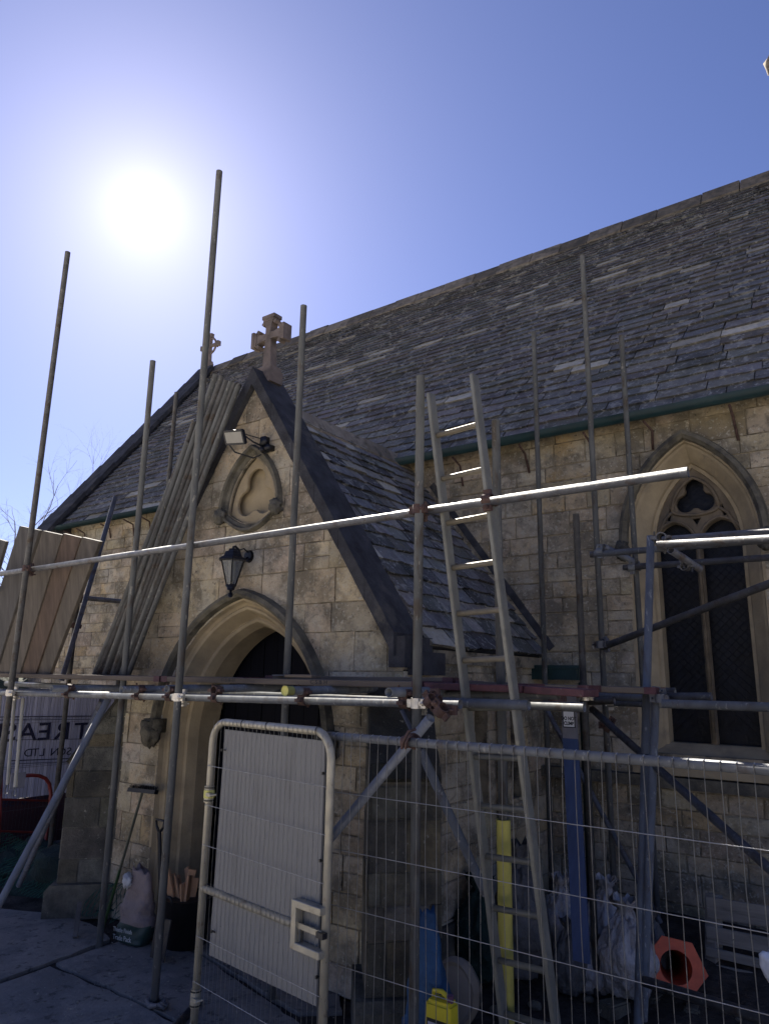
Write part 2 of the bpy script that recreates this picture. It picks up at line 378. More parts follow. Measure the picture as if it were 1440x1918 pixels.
def blob(bm, c, s, seed=0, amp=.25, freq=3, sub=3, squash=0, mi=0, rot=None):
    m0 = len(bm.verts); bmesh.ops.create_icosphere(bm, subdivisions=sub, radius=1); bm.verts.ensure_lookup_table()
    for v in bm.verts[m0:]:
        d = v.co.normalized(); k = 1+amp*noise.noise(d*freq+Vector((seed*3.1, seed*1.7, seed)))+amp*.5*noise.noise(d*freq*2.7+Vector((seed, 5, 9)))
        p = Vector((d.x*s[0]*k, d.y*s[1]*k, d.z*s[2]*k))
        if squash and p.z < -squash*s[2]: p.z = -squash*s[2]+(p.z+squash*s[2])*.08
        if rot is not None: p = rot @ p
        v.co = p+Vector(c)
    for f in bm.faces: 
        if f.verts[0].index < 0 or True: f.smooth = True

# ================================================================== THE GROUND
def sheet(name, pts, z, m, kind='structure', thick=0, sub=0, jag=0, seed=0):
    rr = random.Random(seed); P = []
    for i in range(len(pts)):
        a = Vector(pts[i]); b = Vector(pts[(i+1)%len(pts)]); n = max(1, int((b-a).length/.09)) if jag else 1
        for k in range(n):
            p = a.lerp(b, k/n); P.append((p.x+rr.uniform(-jag, jag), p.y+rr.uniform(-jag, jag)))
    bm = bmesh.new(); top = [bm.verts.new((x, y, z)) for x, y in P]; f = bm.faces.new(top)
    if f.normal.z < 0: f.normal_flip()
    f.normal_update()
    if thick:
        bot = [bm.verts.new((x, y, z-thick)) for x, y in P]
        for i in range(len(P)): bm.faces.new([top[i], top[(i+1)%len(P)], bot[(i+1)%len(P)], bot[i]])
    bmesh.ops.recalc_face_normals(bm, faces=bm.faces)
    if not thick and bm.faces[:][0].normal.z < 0: bmesh.ops.reverse_faces(bm, faces=bm.faces)
    return tag(finish(bm, name, m), None, kind=kind)
sheet('ground', [(-400, -400), (400, -400), (400, 400), (-400, 400)], -.03, 'ground')
def g2(px, py): p = atZ(px, py, 0); return (p.x, p.y)
# dark trodden earth beside the porch, rising in a low bank against the nave wall
bm = bmesh.new(); nx, ny = 90, 60; grid = []
for i in range(nx+1):
    row = []
    for j in range(ny+1):
        x = -13+16*i/nx; y = 2.3+4.5*j/ny
        z = -.012+.012*noise.noise(Vector((x*2, y*2, 0)))
        if x > -3.0 and y > 4.3: z += .30*min(1, max(0, (y-5.0)/1.2))+.03*noise.noise(Vector((x*5, y*5, 3)))
        row.append(bm.verts.new((x, y, z)))
    grid.append(row)
for i in range(nx):
    for j in range(ny):
        f = bm.faces.new([grid[i][j], grid[i+1][j], grid[i+1][j+1], grid[i][j+1]]); f.smooth = True
tag(finish(bm, 'earth', 'earth'), None, kind='structure')
sheet('paving', [g2(*p) for p in [(-160, 1905), (0, 1839), (60, 1817), (130, 1792), (208, 1762), (190, 1742), (120, 1716), (-160, 1690)]], .014, 'paving', thick=.05, jag=.010, seed=1)
sheet('paving', [g2(*p) for p in [(-160, 1912), (0, 1846), (60, 1824), (95, 1812), (150, 1836), (220, 1866), (285, 1899), (330, 1922), (390, 2100), (-200, 2150)]], .010, 'paving', thick=.05, jag=.011, seed=2)
sheet('paving', [g2(*p) for p in [(106, 1807), (210, 1770), (245, 1757), (318, 1771), (378, 1795), (430, 1830), (700, 2020), (420, 2080), (338, 1918), (291, 1893), (225, 1860), (160, 1831)]], .012, 'paving', thick=.05, jag=.010, seed=3)
sheet('paving', [g2(*p) for p in [(322, 1766), (420, 1680), (620, 1760), (640, 1900), (560, 1900), (432, 1822), (380, 1788)]], .016, 'paving', thick=.05, jag=.008, seed=4)

# ================================================================== THE CHURCH
XC, XL, XR, YF, YN = -4.63, -6.25, -2.97, 4.30, 6.65
church = thing('church', 'old limestone church with stone slate roofs and a gabled porch behind the scaffolding', 'church', (-4.63, 6.65, 0))
KS = 1.505                              # gable slope of the porch
def gz(x, top=4.72): return top-KS*abs(x-XC)
DA, DR, DZ = .77, 1.0, 1.56            # doorway half width, arc radius, springing
WX, WA, WR, WZ = -1.515, .385, .86, 3.36
def arch_hole(xc, a, zs, z0, Rr, d, n=8): return arch_pts(xc, a, zs, z0, Rr, d, n)
niche_in = [(-4.60, 3.93)]
def niche(d, n=7):
    """pointed triangular niche, curved sill"""
    pts = []; cx, zb, zt, a = -4.605, 3.52, 4.02, .29
    L = []
    Rn = (( (zt-zb)**2+a*a)/(2*a)); th = math.acos((Rn-a)/(Rn+d))
    for i in range(n+1):
        t = th*i/n; L.append((cx-a+Rn-(Rn+d)*math.cos(t), zb+(Rn+d)*math.sin(t)))
    pts = L+[(2*cx-x, z) for x, z in L[-2::-1]]
    m = 7
    for i in range(1, m):
        t = i/m; x = cx+(a+d)*(1-2*t); pts.append((x, zb-(.11+d*.9)*math.sin(math.pi*t)))
    return pts
# front gable wall of the porch: core with openings, then coursed blocks
outl = [(XL, 0), (XR, 0), (XR, gz(XR)), (XC, 4.72), (XL, gz(XL))]
core = plate('porch_gable_wall', outl, [arch_hole(XC, DA, DZ, -.02, DR, .22), niche(.0)], YF, YF+.38, 'mortar', church)
bm = bmesh.new(); bm.from_mesh(core.data)
for v in bm.verts: v.co += ORG[church.name]
stonework(bm, outl, [arch_hole(XC, DA, DZ, -.05, DR, .20), niche(.03)], lambda x, z, d: Vector((x, YF-d, z)), courses(0, 4.8, 3, .17, .29), (.26, .56), .004, .011, 5, mi=1)
for v in bm.verts: v.co -= ORG[church.name]
core.data.materials.append(MAT['stone']); bm.to_mesh(core.data); bm.free()
# the doorway: moulded orders
bm = bmesh.new()
A = lambda d, z0=0: arch_pts(XC, DA, DZ, z0, DR, d, 14)
arch_loft(bm, [(A(.225), YF-.013), (A(.20), YF-.010), (A(.185), YF+.03), (A(.165), YF+.05), (A(.150), YF+.035), (A(.13), YF+.045), (A(.085), YF+.15), (A(.075), YF+.17), (A(.055), YF+.155), (A(.035), YF+.17), (A(0), YF+.26), (A(-.005), YF+.48)])
finish(bm, 'doorway_arch', 'stone_clean', church)
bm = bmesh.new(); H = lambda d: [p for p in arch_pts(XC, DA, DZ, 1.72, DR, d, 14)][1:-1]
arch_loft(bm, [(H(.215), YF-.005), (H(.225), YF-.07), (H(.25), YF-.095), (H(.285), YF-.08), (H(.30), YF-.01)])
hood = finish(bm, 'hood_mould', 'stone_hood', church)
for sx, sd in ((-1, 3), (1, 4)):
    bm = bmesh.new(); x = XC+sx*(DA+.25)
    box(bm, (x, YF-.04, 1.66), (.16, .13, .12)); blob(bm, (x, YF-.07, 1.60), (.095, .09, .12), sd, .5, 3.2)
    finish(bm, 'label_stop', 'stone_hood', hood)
# boarded door leaf inside the arch
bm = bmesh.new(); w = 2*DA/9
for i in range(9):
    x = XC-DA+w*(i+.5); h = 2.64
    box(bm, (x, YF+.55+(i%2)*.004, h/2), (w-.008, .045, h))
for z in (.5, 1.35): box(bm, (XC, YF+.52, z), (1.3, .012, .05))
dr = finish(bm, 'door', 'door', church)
bm = bmesh.new(); bmesh.ops.create_icosphere(bm, subdivisions=2, radius=.035)
for v in bm.verts: v.co += Vector((XC+.55, YF+.49, 1.02))
finish(bm, 'handle', 'black', dr, smooth=True)
# niche over the door: hood, recessed panel, trefoil plate
bm = bmesh.new(); c = lambda d: niche(d)+[niche(d)[0]]
arch_loft(bm, [(c(.0), YF+.14), (c(.0), YF+.02), (c(.02), YF-.012), (c(.05), YF-.02), (c(.06), YF-.055), (c(.085), YF-.06), (c(.10), YF-.005)])
nm = finish(bm, 'niche_moulding', 'stone_hood', church)
for x, z in ((-4.95, 3.50), (-4.255, 3.51)):
    bm = bmesh.new(); blob(bm, (x, YF-.06, z), (.052, .055, .072), int(-x*40), .5, 3); finish(bm, 'carved_head', 'stone_dark', nm)
def foil(cx, cz, r, q, n=9, rot=math.pi/2, k=3):
    pts = []
    for j in range(k):
        a0 = rot+2*math.pi*j/k; ccx = cx+q*math.cos(a0); ccz = cz+q*math.sin(a0)
        sp = math.acos(min(1, max(-1, -(q*math.sin(math.pi/k)**2 - 0)/max(r, 1e-6)*0+ -q/r*math.cos(math.pi/k)))) if False else None
        # the lobe runs to where it meets its neighbour
        half = math.pi-math.asin(min(1, q*math.sin(math.pi/k)/r))-math.pi/k if q*math.sin(math.pi/k) < r else math.pi/2
        half = math.pi-(math.pi-math.pi/k-math.asin(min(1, q*math.sin(math.pi/k)/r)))*1.0
        half = math.pi/k+math.asin(min(1, q*math.sin(math.pi/k)/r)) if False else math.pi-math.pi/k*0-math.acos(min(1, max(-1, (q*math.cos(math.pi/k)-math.sqrt(max(0, r*r-(q*math.sin(math.pi/k))**2)))*0+0))) if False else 1.9
        for i in range(n+1):
            t = a0-half+2*half*i/n; pts.append((ccx+r*math.cos(t), ccz+r*math.sin(t)))
    return pts
plate('niche_trefoil', niche(.01), [foil(-4.605, 3.675, .125, .128)], YF+.035, YF+.075, 'stone_clean', nm, .010)
bm = bmesh.new(); box(bm, (-4.605, YF+.13, 3.68), (.66, .02, .76)); finish(bm, 'niche_panel', 'stone_clean', nm)
# coping of the porch gable
def gable_slab(bm, lo, hi, y0, y1, side, xe, ze=None):
    pa = []
    n = 6
    for k in range(n+1):
        t = k/n; x = XC+side*(xe*t); pa.append(x)
    for k in range(n):
        a, b = pa[k], pa[k+1]; g = .004 if k else 0; jj = rnd.uniform(-.006, .006)
        q = [(a+side*g, gz(a)+lo), (b, gz(b)+lo), (b, gz(b)+hi+jj), (a+side*g, gz(a)+hi+jj)]
        vs = [[bm.verts.new((x, y, z)) for x, z in q] for y in (y0, y1)]
        bm.faces.new(vs[0]); bm.faces.new(vs[1][::-1])
        for i in range(4): bm.faces.new([vs[0][i], vs[0][(i+1)%4], vs[1][(i+1)%4], vs[1][i]])
bm = bmesh.new()
for s in (-1, 1):
    gable_slab(bm, -.02, .15, YF-.07, YF+.30, s, 1.62)
    box(bm, (XC+s*1.63, YF+.14, gz(XC+1.60)-.02), (.14, .36, .22)); box(bm, (XC+s*1.72, YF+.19, gz(XC+1.60)-.10), (.16, .30, .16))
bmesh.ops.recalc_face_normals(bm, faces=bm.faces); cop = finish(bm, 'porch_coping', 'coping', church)
# the porch side walls
def side_wall(name, xa, sgn, holes, seed):
    ol = [(YF+.38, 0), (YN, 0), (YN, 2.30), (YF+.38, 2.30)] if sgn < 0 else [(YF, 0), (YN, 0), (YN, 2.30), (YF, 2.30)]
    bm = bmesh.new()
    pieces = [ol]
    for h in holes:
        q = []
        for p in pieces: q += subtract(p, h)
        pieces = q
    for p in pieces:
        if area(p)*sgn < 0: p = p[::-1]
        a = [bm.verts.new((xa, y, z)) for y, z in p]; bm.faces.new(a)
    for h in holes:      # reveals of the slits
        for i in range(len(h)):
            (y0, z0), (y1, z1) = h[i], h[(i+1)%len(h)]
            bm.faces.new([bm.verts.new(v) for v in ((xa, y0, z0), (xa, y1, z1), (xa-sgn*.2, y1, z1), (xa-sgn*.2, y0, z0))])
    stonework(bm, ol, holes, lambda y, z, d: Vector((xa+sgn*d, y, z)), courses(0, 2.3, seed, .16, .26), (.24, .5), .005, .011, seed, mi=1)
    return finish(bm, name, ['mortar', 'stone'], church)
slits = [[(5.30, 1.12), (5.52, 1.12), (5.52, 1.90), (5.30, 1.90)], [(5.93, 1.12), (6.13, 1.12), (6.13, 1.90), (5.93, 1.90)]]
side_wall('porch_side_wall', XR, 1, slits, 11)
side_wall('porch_side_wall', XL, -1, [], 12)
for s in slits:
    bm = bmesh.new(); box(bm, (XR-.17, (s[0][0]+s[1][0])/2, 1.5), (.01, .24, .8)); wn = finish(bm, 'side_window', 'glass_dark', church)
bm = bmesh.new(); box(bm, (XR-.03, 4.95, .16), (.16, 1.1, .5)); finish(bm, 'side_plinth', 'stone_dark', church)
# buttresses set diagonally on the porch corners
def buttress(p0, p1, wdir, wid, ztop, ztoe, seed, zp=.28):
    p0 = Vector((*p0, 0)); p1 = Vector((*p1, 0)); wd = Vector((*wdir, 0)).normalized()*wid; d = (p1-p0).normalized()
    bm = bmesh.new(); tl = tint_layer(bm)
    def prism(a, b, w, prof, mi=0, o=0):
        L = (b-a).length; u = (b-a).normalized()
        s0 = [bm.verts.new(a+u*s+_z*z) for s, z in prof]; s1 = [bm.verts.new(a+w+u*s+_z*z) for s, z in prof]
        fs = [bm.faces.new(s0), bm.faces.new(s1[::-1])]+[bm.faces.new([s0[i], s0[(i+1)%len(prof)], s1[(i+1)%len(prof)], s1[i]]) for i in range(len(prof))]
        for f in fs:
            f.material_index = mi
            for l in f.loops: l[tl] = (1, 1, 1, 1)
    L = (p1-p0).length
    prism(p0, p1, wd, [(0, 0), (L, 0), (L, ztoe), (0, ztop)])
    wu = wd.normalized()
    prism(p0-wu*.07, p1+d*.09-wu*.07, wd+wu*.14, [(0, 0), (L+.09, 0), (L+.09, zp-.05), (L+.05, zp), (0, zp)], 0)
    # coursed faces: the two sides and the toe
    ol = [(.0, zp), (L, zp), (L, ztoe), (0, ztop)]; z_ = courses(zp, ztop, seed, .18, .30)
    for base, nn in ((p0, -wu), (p0+wd, wu)):
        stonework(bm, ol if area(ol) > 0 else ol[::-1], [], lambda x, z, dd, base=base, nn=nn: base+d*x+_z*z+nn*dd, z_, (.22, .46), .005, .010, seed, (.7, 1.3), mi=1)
    stonework(bm, [(0, zp), (wid, zp), (wid, ztoe), (0, ztoe)], [], lambda x, z, dd: p1+wu*x+_z*z+d*dd, z_, (.2, .5), .005, .010, seed+1, (.7, 1.3), mi=1)
    sl = math.hypot(L, ztop-ztoe); sd = (p1+_z*ztoe-p0-_z*ztop).normalized(); sn = wu.cross(sd); sn = sn if sn.z > 0 else -sn
    stonework(bm, [(0, 0), (sl+.03, 0), (sl+.03, wid), (0, wid)], [], lambda x, z, dd: p0+_z*ztop+sd*x+wu*z+sn*dd, [0, wid+.001], (.3, .5), .003, .03, seed+2, (.35, .5), mi=1)
    bmesh.ops.recalc_face_normals(bm, faces=[f for f in bm.faces if f.material_index == 0])
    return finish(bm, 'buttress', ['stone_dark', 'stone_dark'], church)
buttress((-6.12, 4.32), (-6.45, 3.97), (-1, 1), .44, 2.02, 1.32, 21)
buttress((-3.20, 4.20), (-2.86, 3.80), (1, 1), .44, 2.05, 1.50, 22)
# porch roof
def slates(bm, o, u, v, W, Ls, e0, e1, wlo, whi, seed, lift=.036, th=.016, clipf=None, tone=(.55, 1.5), pale=.05):
    rr = random.Random(seed); tl = tint_layer(bm); nn = u.cross(v).normalized(); s = 0; row = 0
    if nn.z < 0: nn = -nn
    while s < Ls:
        e = e0+(e1-e0)*s/Ls; x = -rr.uniform(0, .2); wav = rr.uniform(-.004, .004); pr = rr.random() < .06
        while x < W:
            w = rr.uniform(wlo, whi)*(.75+.5*e/e0)
            gp_ = rr.uniform(.002, .008); a, b = max(x, 0)+gp_, min(x+w, W)-gp_; x += w
            if b-a < .03: continue
            if clipf and not clipf((a+b)/2, s): continue
            ln = min(e*1.9, Ls-s+.05); hb = lift+rr.uniform(-.004, .007)+wav; skew = rr.uniform(-.022, .022); jig = rr.uniform(-.010, .010); t = th*rr.uniform(.75, 1.5)
            nb = 5; top = []; bot = []
            for k in range(nb):
                q = k/(nb-1); xx = a+(b-a)*q+rr.uniform(-.001, .001); dn = s-.004+jig+skew*(q-.5)+rr.uniform(-.006, .006)*(1 if 0 < k < nb-1 else .3)+(.010 if k in (0, nb-1) and rr.random() < .5 else 0)
                hh = hb+rr.uniform(-.003, .003)
                top.append(bm.verts.new(o+u*xx+v*dn+nn*hh)); bot.append(bm.verts.new(o+u*xx+v*(dn+.004)+nn*(hh-t)))
            r0 = bm.verts.new(o+u*b+v*(s+ln)+nn*.002); l0 = bm.verts.new(o+u*a+v*(s+ln)+nn*.002)
            r1 = bm.verts.new(o+u*b+v*(s+ln)-nn*.006); l1 = bm.verts.new(o+u*a+v*(s+ln)-nn*.006)
            fs = [bm.faces.new(top+[r0, l0])]+[bm.faces.new([bot[k], bot[k+1], top[k+1], top[k]]) for k in range(nb-1)]
            fs += [bm.faces.new([top[-1], bot[-1], r1, r0]), bm.faces.new([bot[0], top[0], l0, l1])]
            g = rr.uniform(*tone); c = (g*rr.uniform(.95, 1.08), g, g*rr.uniform(.92, 1.1), 1)
            z = rr.random()
            if z < pale or (pr and z < .3): g = rr.uniform(1.9, 3.2); c = (g*1.05, g, g*.86, 1)
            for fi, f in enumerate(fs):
                for l in f.loops: l[tl] = c if fi == 0 else (c[0]*.5, c[1]*.5, c[2]*.5, 1)  # edge faces tinted darker: shade lines between slates painted into the colour
        s += e; row += 1
RX, RZ, EX, EZ = XC+.02, 4.56, -2.93, 2.33
roofY0, roofY1 = YF+.28, 6.98
for s, nm_ in ((1, 'porch_roof'), (-1, 'porch_roof')):
    ex = EX if s > 0 else 2*XC-EX
    o = Vector((ex, roofY0 if s > 0 else roofY1, EZ)); v = Vector((RX-ex, 0, RZ-EZ)); L = v.length; v.normalize(); u = Vector((0, s, 0))
    bm = bmesh.new()
    p = [Vector((ex, roofY0, EZ)), Vector((ex, YN, EZ)), Vector((ex, YN, EZ)), Vector((RX, roofY1, RZ)), Vector((RX, roofY0, RZ))]
    p = [p[0], p[1], p[3], p[4]]; bm.faces.new([bm.verts.new(q) for q in p]); f2 = bm.faces.new([bm.verts.new(q-_z*.08) for q in p])
    for f in bm.faces: f.material_index = 1
    lim = (lambda x, s_: x < (YN-roofY0)+.02+s_*.16) if s > 0 else (lambda x, s_: x > (roofY1-YN)-.02-s_*.16)
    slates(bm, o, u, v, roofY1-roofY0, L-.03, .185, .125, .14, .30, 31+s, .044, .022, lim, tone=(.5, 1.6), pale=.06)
    finish(bm, nm_, ['slate', 'under'], church)
bm = bmesh.new(); tl = tint_layer(bm); y = roofY0-.04; rr = random.Random(5)
def ridge_tile(bm, a, b, hw, drop, th, g, mi=0):
    """inverted V between a and b (ridge line), wings hw wide dropping drop"""
    d = (b-a).normalized(); s = d.cross(_z).normalized(); rings = []
    for p in (a, b):
        rings.append([bm.verts.new(p+q) for q in (s*-hw-_z*drop, s*-.02+_z*th*.3, s*.02+_z*th*.3, s*hw-_z*drop, s*(hw-.02)-_z*(drop+th), -_z*(th+.02), s*-(hw-.02)-_z*(drop+th))])
    fs = [bm.faces.new(rings[0]), bm.faces.new(rings[1][::-1])]+[bm.faces.new([rings[0][i], rings[1][i], rings[1][(i+1)%7], rings[0][(i+1)%7]]) for i in range(7)]
    for f in fs:
        f.material_index = mi
        for l in f.loops: l[tl] = (g, g, g, 1)
while y < 6.95:
    L = rr.uniform(.36, .5); dz = rr.uniform(-.008, .008); ridge_tile(bm, Vector((RX, y, RZ+.06+dz)), Vector((RX, y+L-.008, RZ+.06+dz)), .12, .155, .04, rr.uniform(.8, 1.4)); y += L
bmesh.ops.recalc_face_normals(bm, faces=bm.faces); finish(bm, 'porch_ridge', 'ridge', church)
# lead flashing where the porch roof meets the nave wall
bm = bmesh.new()
a = Vector((EX+.03, YN-.03, EZ+.05)); b = Vector((RX+.35, YN-.03, RZ-.36))
for p, q in ((a, b),):
    n_ = Vector((b-a)).cross(Vector((0, 1, 0))).normalized(); n_ = n_ if n_.z > 0 else -n_
    vs = [p+n_*.02, q+n_*.02, q+n_*.09, p+n_*.09]; f0 = [bm.verts.new(w) for w in vs]; f1 = [bm.verts.new(w+Vector((0, .06, 0))) for w in vs]
    bm.faces.new(f0); [bm.faces.new([f0[i], f0[(i+1)%4], f1[(i+1)%4], f1[i]]) for i in range(4)]
bmesh.ops.recalc_face_normals(bm, faces=bm.faces); finish(bm, 'flashing', 'coping', church)
bm = bmesh.new(); box(bm, (XR+.02, (YF+.3+YN)/2, 2.27), (.05, YN-YF-.35, .10)); finish(bm, 'eaves_board', 'mortar', church)
# cross on the porch gable
def cross(name, cx, cy, z0, h, ar, t, ring, m, w0=.03):
    """stone cross: flared arms with capped ends on a tapering shaft"""
    zc = z0+h-ar-.03; bm = bmesh.new()
    prof = [(0, w0*1.5), (w0*1.2, w0*1.05), (ar*.45, w0*1.05), (ar*.72, w0*1.35), (ar*.93, w0*2.0), (ar, w0*2.1)]
    def piece(a, b, dx, dz, kk):
        (r0, w_0), (r1, w_1) = a, b; px_, pz_ = -dz, dx
        q = [(r0, -w_0), (r1, -w_1), (r1, w_1), (r0, w_0)]; P3 = [(cx+dx*r+px_*w, zc+dz*r+pz_*w) for r, w in q]; tt = t/2-.0015*kk
        f = [bm.verts.new((x, cy-tt, z)) for x, z in P3]; g = [bm.verts.new((x, cy+tt, z)) for x, z in P3]
        bm.faces.new(f); bm.faces.new(g[::-1]); [bm.faces.new([f[n_], f[(n_+1) % 4], g[(n_+1) % 4], g[n_]]) for n_ in range(4)]
    for kk, (dx, dz) in enumerate(((0, 1), (1, 0), (0, -1), (-1, 0))):
        P_ = prof if kk != 2 else [(0, w0*1.5), (w0*1.2, w0*1.1), (ar*.9, w0*1.4), (zc-z0-.12, w0*1.8), (zc-z0, w0*2.3)]
        for a, b in zip(P_[:-1], P_[1:]): piece(a, b, dx, dz, kk)
    for dx, dz in ((0, 1), (1, 0), (-1, 0)):
        c = (cx+dx*(ar+.012), cy, zc+dz*(ar+.012)); box(bm, c, (.035 if dx else w0*5.0, t*1.25, w0*5.0 if dx else .035))
        c = (cx+dx*(ar-.018), cy, zc+dz*(ar-.018)); box(bm, c, (.024 if dx else w0*4.2, t*1.12, w0*4.2 if dx else .024))
        for q in (-1, 1):
            c = (cx+dx*(ar-.045)+(0 if dx else q*w0*2.3), cy, zc+dz*(ar-.045)+(q*w0*2.3 if dx else 0)); box(bm, c, (.034, t*.9, .034), Matrix.Rotation(R(45), 3, 'Y'))
    box(bm, (cx, cy, z0+.10), (w0*5.6, t*1.6, .05)); box(bm, (cx, cy, z0+.02), (w0*6.4, t*1.9, .12))
    if ring: polytube(bm, [(cx+math.cos(2*math.pi*i/28)*ring, cy, zc+math.sin(2*math.pi*i/28)*ring) for i in range(28)], .024, 8, True)
    bmesh.ops.recalc_face_normals(bm, faces=bm.faces)
    return finish(bm, name, m, church)
cross('cross_finial', RX-.02, YF+.14, 4.80, .66, .185, .085, 0, 'cross_stone', .032)
# ------------------------------------------------------------------ nave
NY0, NZ0, NYR, NZR, NXL, NXR = 6.42, 4.50, 9.52, 8.55, -11.9, 3.0
v = Vector((0, NYR-NY0, NZR-NZ0)); NL = v.length; v.normalize()
ol = [(NXL, 0), (NXR, 0), (NXR, 4.62), (NXL, 4.62)]
wh = arch_pts(WX, WA, WZ, 1.52, WR, .17, 8)
core = plate('nave_wall', ol, [wh], YN, YN+.55, 'mortar', church)
bm = bmesh.new(); bm.from_mesh(core.data)
for q in bm.verts: q.co += ORG[church.name]
stonework(bm, [(NXL, .2), (NXR, .2), (NXR, 4.62), (NXL, 4.62)], [arch_pts(WX, WA, WZ, 1.48, WR, .16, 8)], lambda x, z, d: Vector((x, YN-d, z)), courses(.2, 4.7, 8, .13, .24), (.22, .58), .005, .012, 9, (.60, 1.0), mi=1)
for q in bm.verts: q.co -= ORG[church.name]
core.data.materials.append(MAT['stone']); bm.to_mesh(core.data); bm.free()
for x, y0, y1 in ((NXL+.15, YN+.56, 12.4), (NXR-.3, YN+.56, 12.4)):      # gable end walls
    bm = bmesh.new(); q = [(x, y0, 0), (x, y1, 0), (x, y1, 4.6), (x, NYR, NZR-.15), (x, y0, 4.6)]
    a_ = [bm.verts.new(p) for p in q]; b_ = [bm.verts.new((p[0]+.3, p[1], p[2])) for p in q]
    bm.faces.new(a_); bm.faces.new(b_[::-1]); [bm.faces.new([a_[i], a_[(i+1)%5], b_[(i+1)%5], b_[i]]) for i in range(5)]
    bmesh.ops.recalc_face_normals(bm, faces=bm.faces); finish(bm, 'gable_end', 'stone', church)
bm = bmesh.new(); o = Vector((NXL+.42, NY0, NZ0)); u = Vector((1, 0, 0))
for (pa, pb, pc, pd) in ((Vector((NXL, NY0, NZ0)), Vector((NXR, NY0, NZ0)), Vector((NXR, NYR, NZR)), Vector((NXL, NYR, NZR))), (Vector((NXL, 2*NYR-NY0, NZ0)), Vector((NXL, NYR, NZR)), Vector((NXR, NYR, NZR)), Vector((NXR, 2*NYR-NY0, NZ0)))):
    f = bm.faces.new([bm.verts.new(q-_z*.012) for q in (pa, pb, pc, pd)]); f.material_index = 1
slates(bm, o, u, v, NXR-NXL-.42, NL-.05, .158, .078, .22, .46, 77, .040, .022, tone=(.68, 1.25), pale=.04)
finish(bm, 'nave_roof', ['slate', 'under'], church)
bm = bmesh.new(); tl = tint_layer(bm); x = NXL+.3; rr = random.Random(15)
while x < NXR:
    L = rr.uniform(.42, .6); dz = rr.uniform(-.012, .012); ridge_tile(bm, Vector((x, NYR, NZR+.09+dz)), Vector((x+L-.012, NYR, NZR+.09+dz)), .16, .21, .05, rr.uniform(.45, 1.0)); x += L
bmesh.ops.recalc_face_normals(bm, faces=bm.faces); finish(bm, 'nave_ridge', 'ridge', church)
# raised verge of the nave's west gable, in overlapping flat stones
bm = bmesh.new(); nn = Vector((0, -v.z, v.y)); s = -.18; rr = random.Random(3)
while s < NL-.25:
    L = rr.uniform(.38, .62); t = .055+rr.uniform(0, .02); w = .46+rr.uniform(-.02, .02)
    c = Vector((NXL+w/2-.04, NY0, NZ0))+v*(s+L/2)+nn*(.11)
    m3 = Matrix((u, v, nn)).transposed() @ Matrix.Rotation(R(1.6), 3, 'X'); box(bm, c, (w, L+.05, t), m3); s += L
m3 = Matrix((u, v, nn)).transposed(); box(bm, Vector((NXL+.17, NY0, NZ0))+v*(NL/2-.05)+nn*.035, (.34, NL, .10), m3)
box(bm, (NXL+.2, NY0+.10, NZ0-.03), (.36, .3, .26))
finish(bm, 'verge', 'coping', church)
cross('ridge_cross', NXL+.10, NYR, NZR+.12, .78, .26, .07, .18, 'cross_stone', .022)
# small bellcote just outside the frame; its gablet knob shows at the edge
bm = bmesh.new(); tl = tint_layer(bm)
p = atY(1447, 121, 9.5); box(bm, (p.x+.55, p.y, NZR+.55), (.30, .5, 1.5)); box(bm, (p.x+1.45, p.y, NZR+.55), (.30, .5, 1.5)); box(bm, (p.x+1.0, p.y, NZR+.1), (.62, .46, .6)); blob(bm, p+Vector((.02, 0, 0)), (.13, .13, .12), 4, .4, 3, 2); box(bm, (p.x+.22, p.y, p.z-.03), (.36, .12, .13))
for sx in (-1, 1): box(bm, (p.x+1.0+sx*.42, p.y, NZR+1.62), (1.15, .6, .14), Matrix.Rotation(R(sx*48), 3, 'Y'))
box(bm, (p.x+1.0, p.y, NZR+1.42), (.85, .4, .32)); box(bm, (p.x+.45, p.y, p.z-.12), (.2, .3, .4))
finish(bm, 'bellcote', 'ridge', church)
# green gutter
def half_pipe(bm, a, b, r, n=9):
    d = (b-a).normalized(); s = d.cross(_z).normalized(); rows = []
    for rr_ in (r, r*.86): rows.append([[bm.verts.new(p+s*math.cos(math.pi*i/(n-1))*rr_-_z*math.sin(math.pi*i/(n-1))*rr_) for i in range(n)] for p in (a, b)])
    for A_, B_ in rows:
        for i in range(n-1): bm.faces.new([A_[i], A_[i+1], B_[i+1], B_[i]]).smooth = True
    for e in (0, 1):
        for i in range(n-1): bm.faces.new([rows[0][e][i], rows[0][e][i+1], rows[1][e][i+1], rows[1][e][i]])
        bm.faces.new(rows[0][e])
bm = bmesh.new(); half_pipe(bm, Vector((NXL-.02, 6.40, 4.52)), Vector((NXR, 6.40, 4.52)), .068)
gut = finish(bm, 'gutter', 'gutter', church)
bm = bmesh.new(); x = NXL+.5; rr = random.Random(2)
bm.free()
while x < NXR-.3:
    bm = bmesh.new(); z0 = 4.44; pts = [(x, 6.43, z0), (x+rr.uniform(-.03, .03), 6.60, z0-.05), (x+.01, 6.63, z0-rr.uniform(.16, .28))]; polytube(bm, pts, .012, 6); x += rr.uniform(.35, .8); finish(bm, 'gutter_bracket', 'rust', gut)
# downpipe and hopper in the corner between porch and nave
bm = bmesh.new(); tube(bm, (-2.52, 6.52, .25), (-2.52, 6.52, 2.1), .04, 12, False); dp = finish(bm, 'downpipe', 'gutter', church)
bm = bmesh.new(); box(bm, (-2.74, 6.47, 2.17), (.44, .16, .10)); box(bm, (-2.74, 6.47, 2.235), (.48, .19, .03)); finish(bm, 'hopper', 'gutter', dp)
bm = bmesh.new(); tube(bm, (XR+.07, 5.66, .1), (XR+.07, 5.66, 2.2), .035, 12, False); finish(bm, 'downpipe', 'gutter', church)
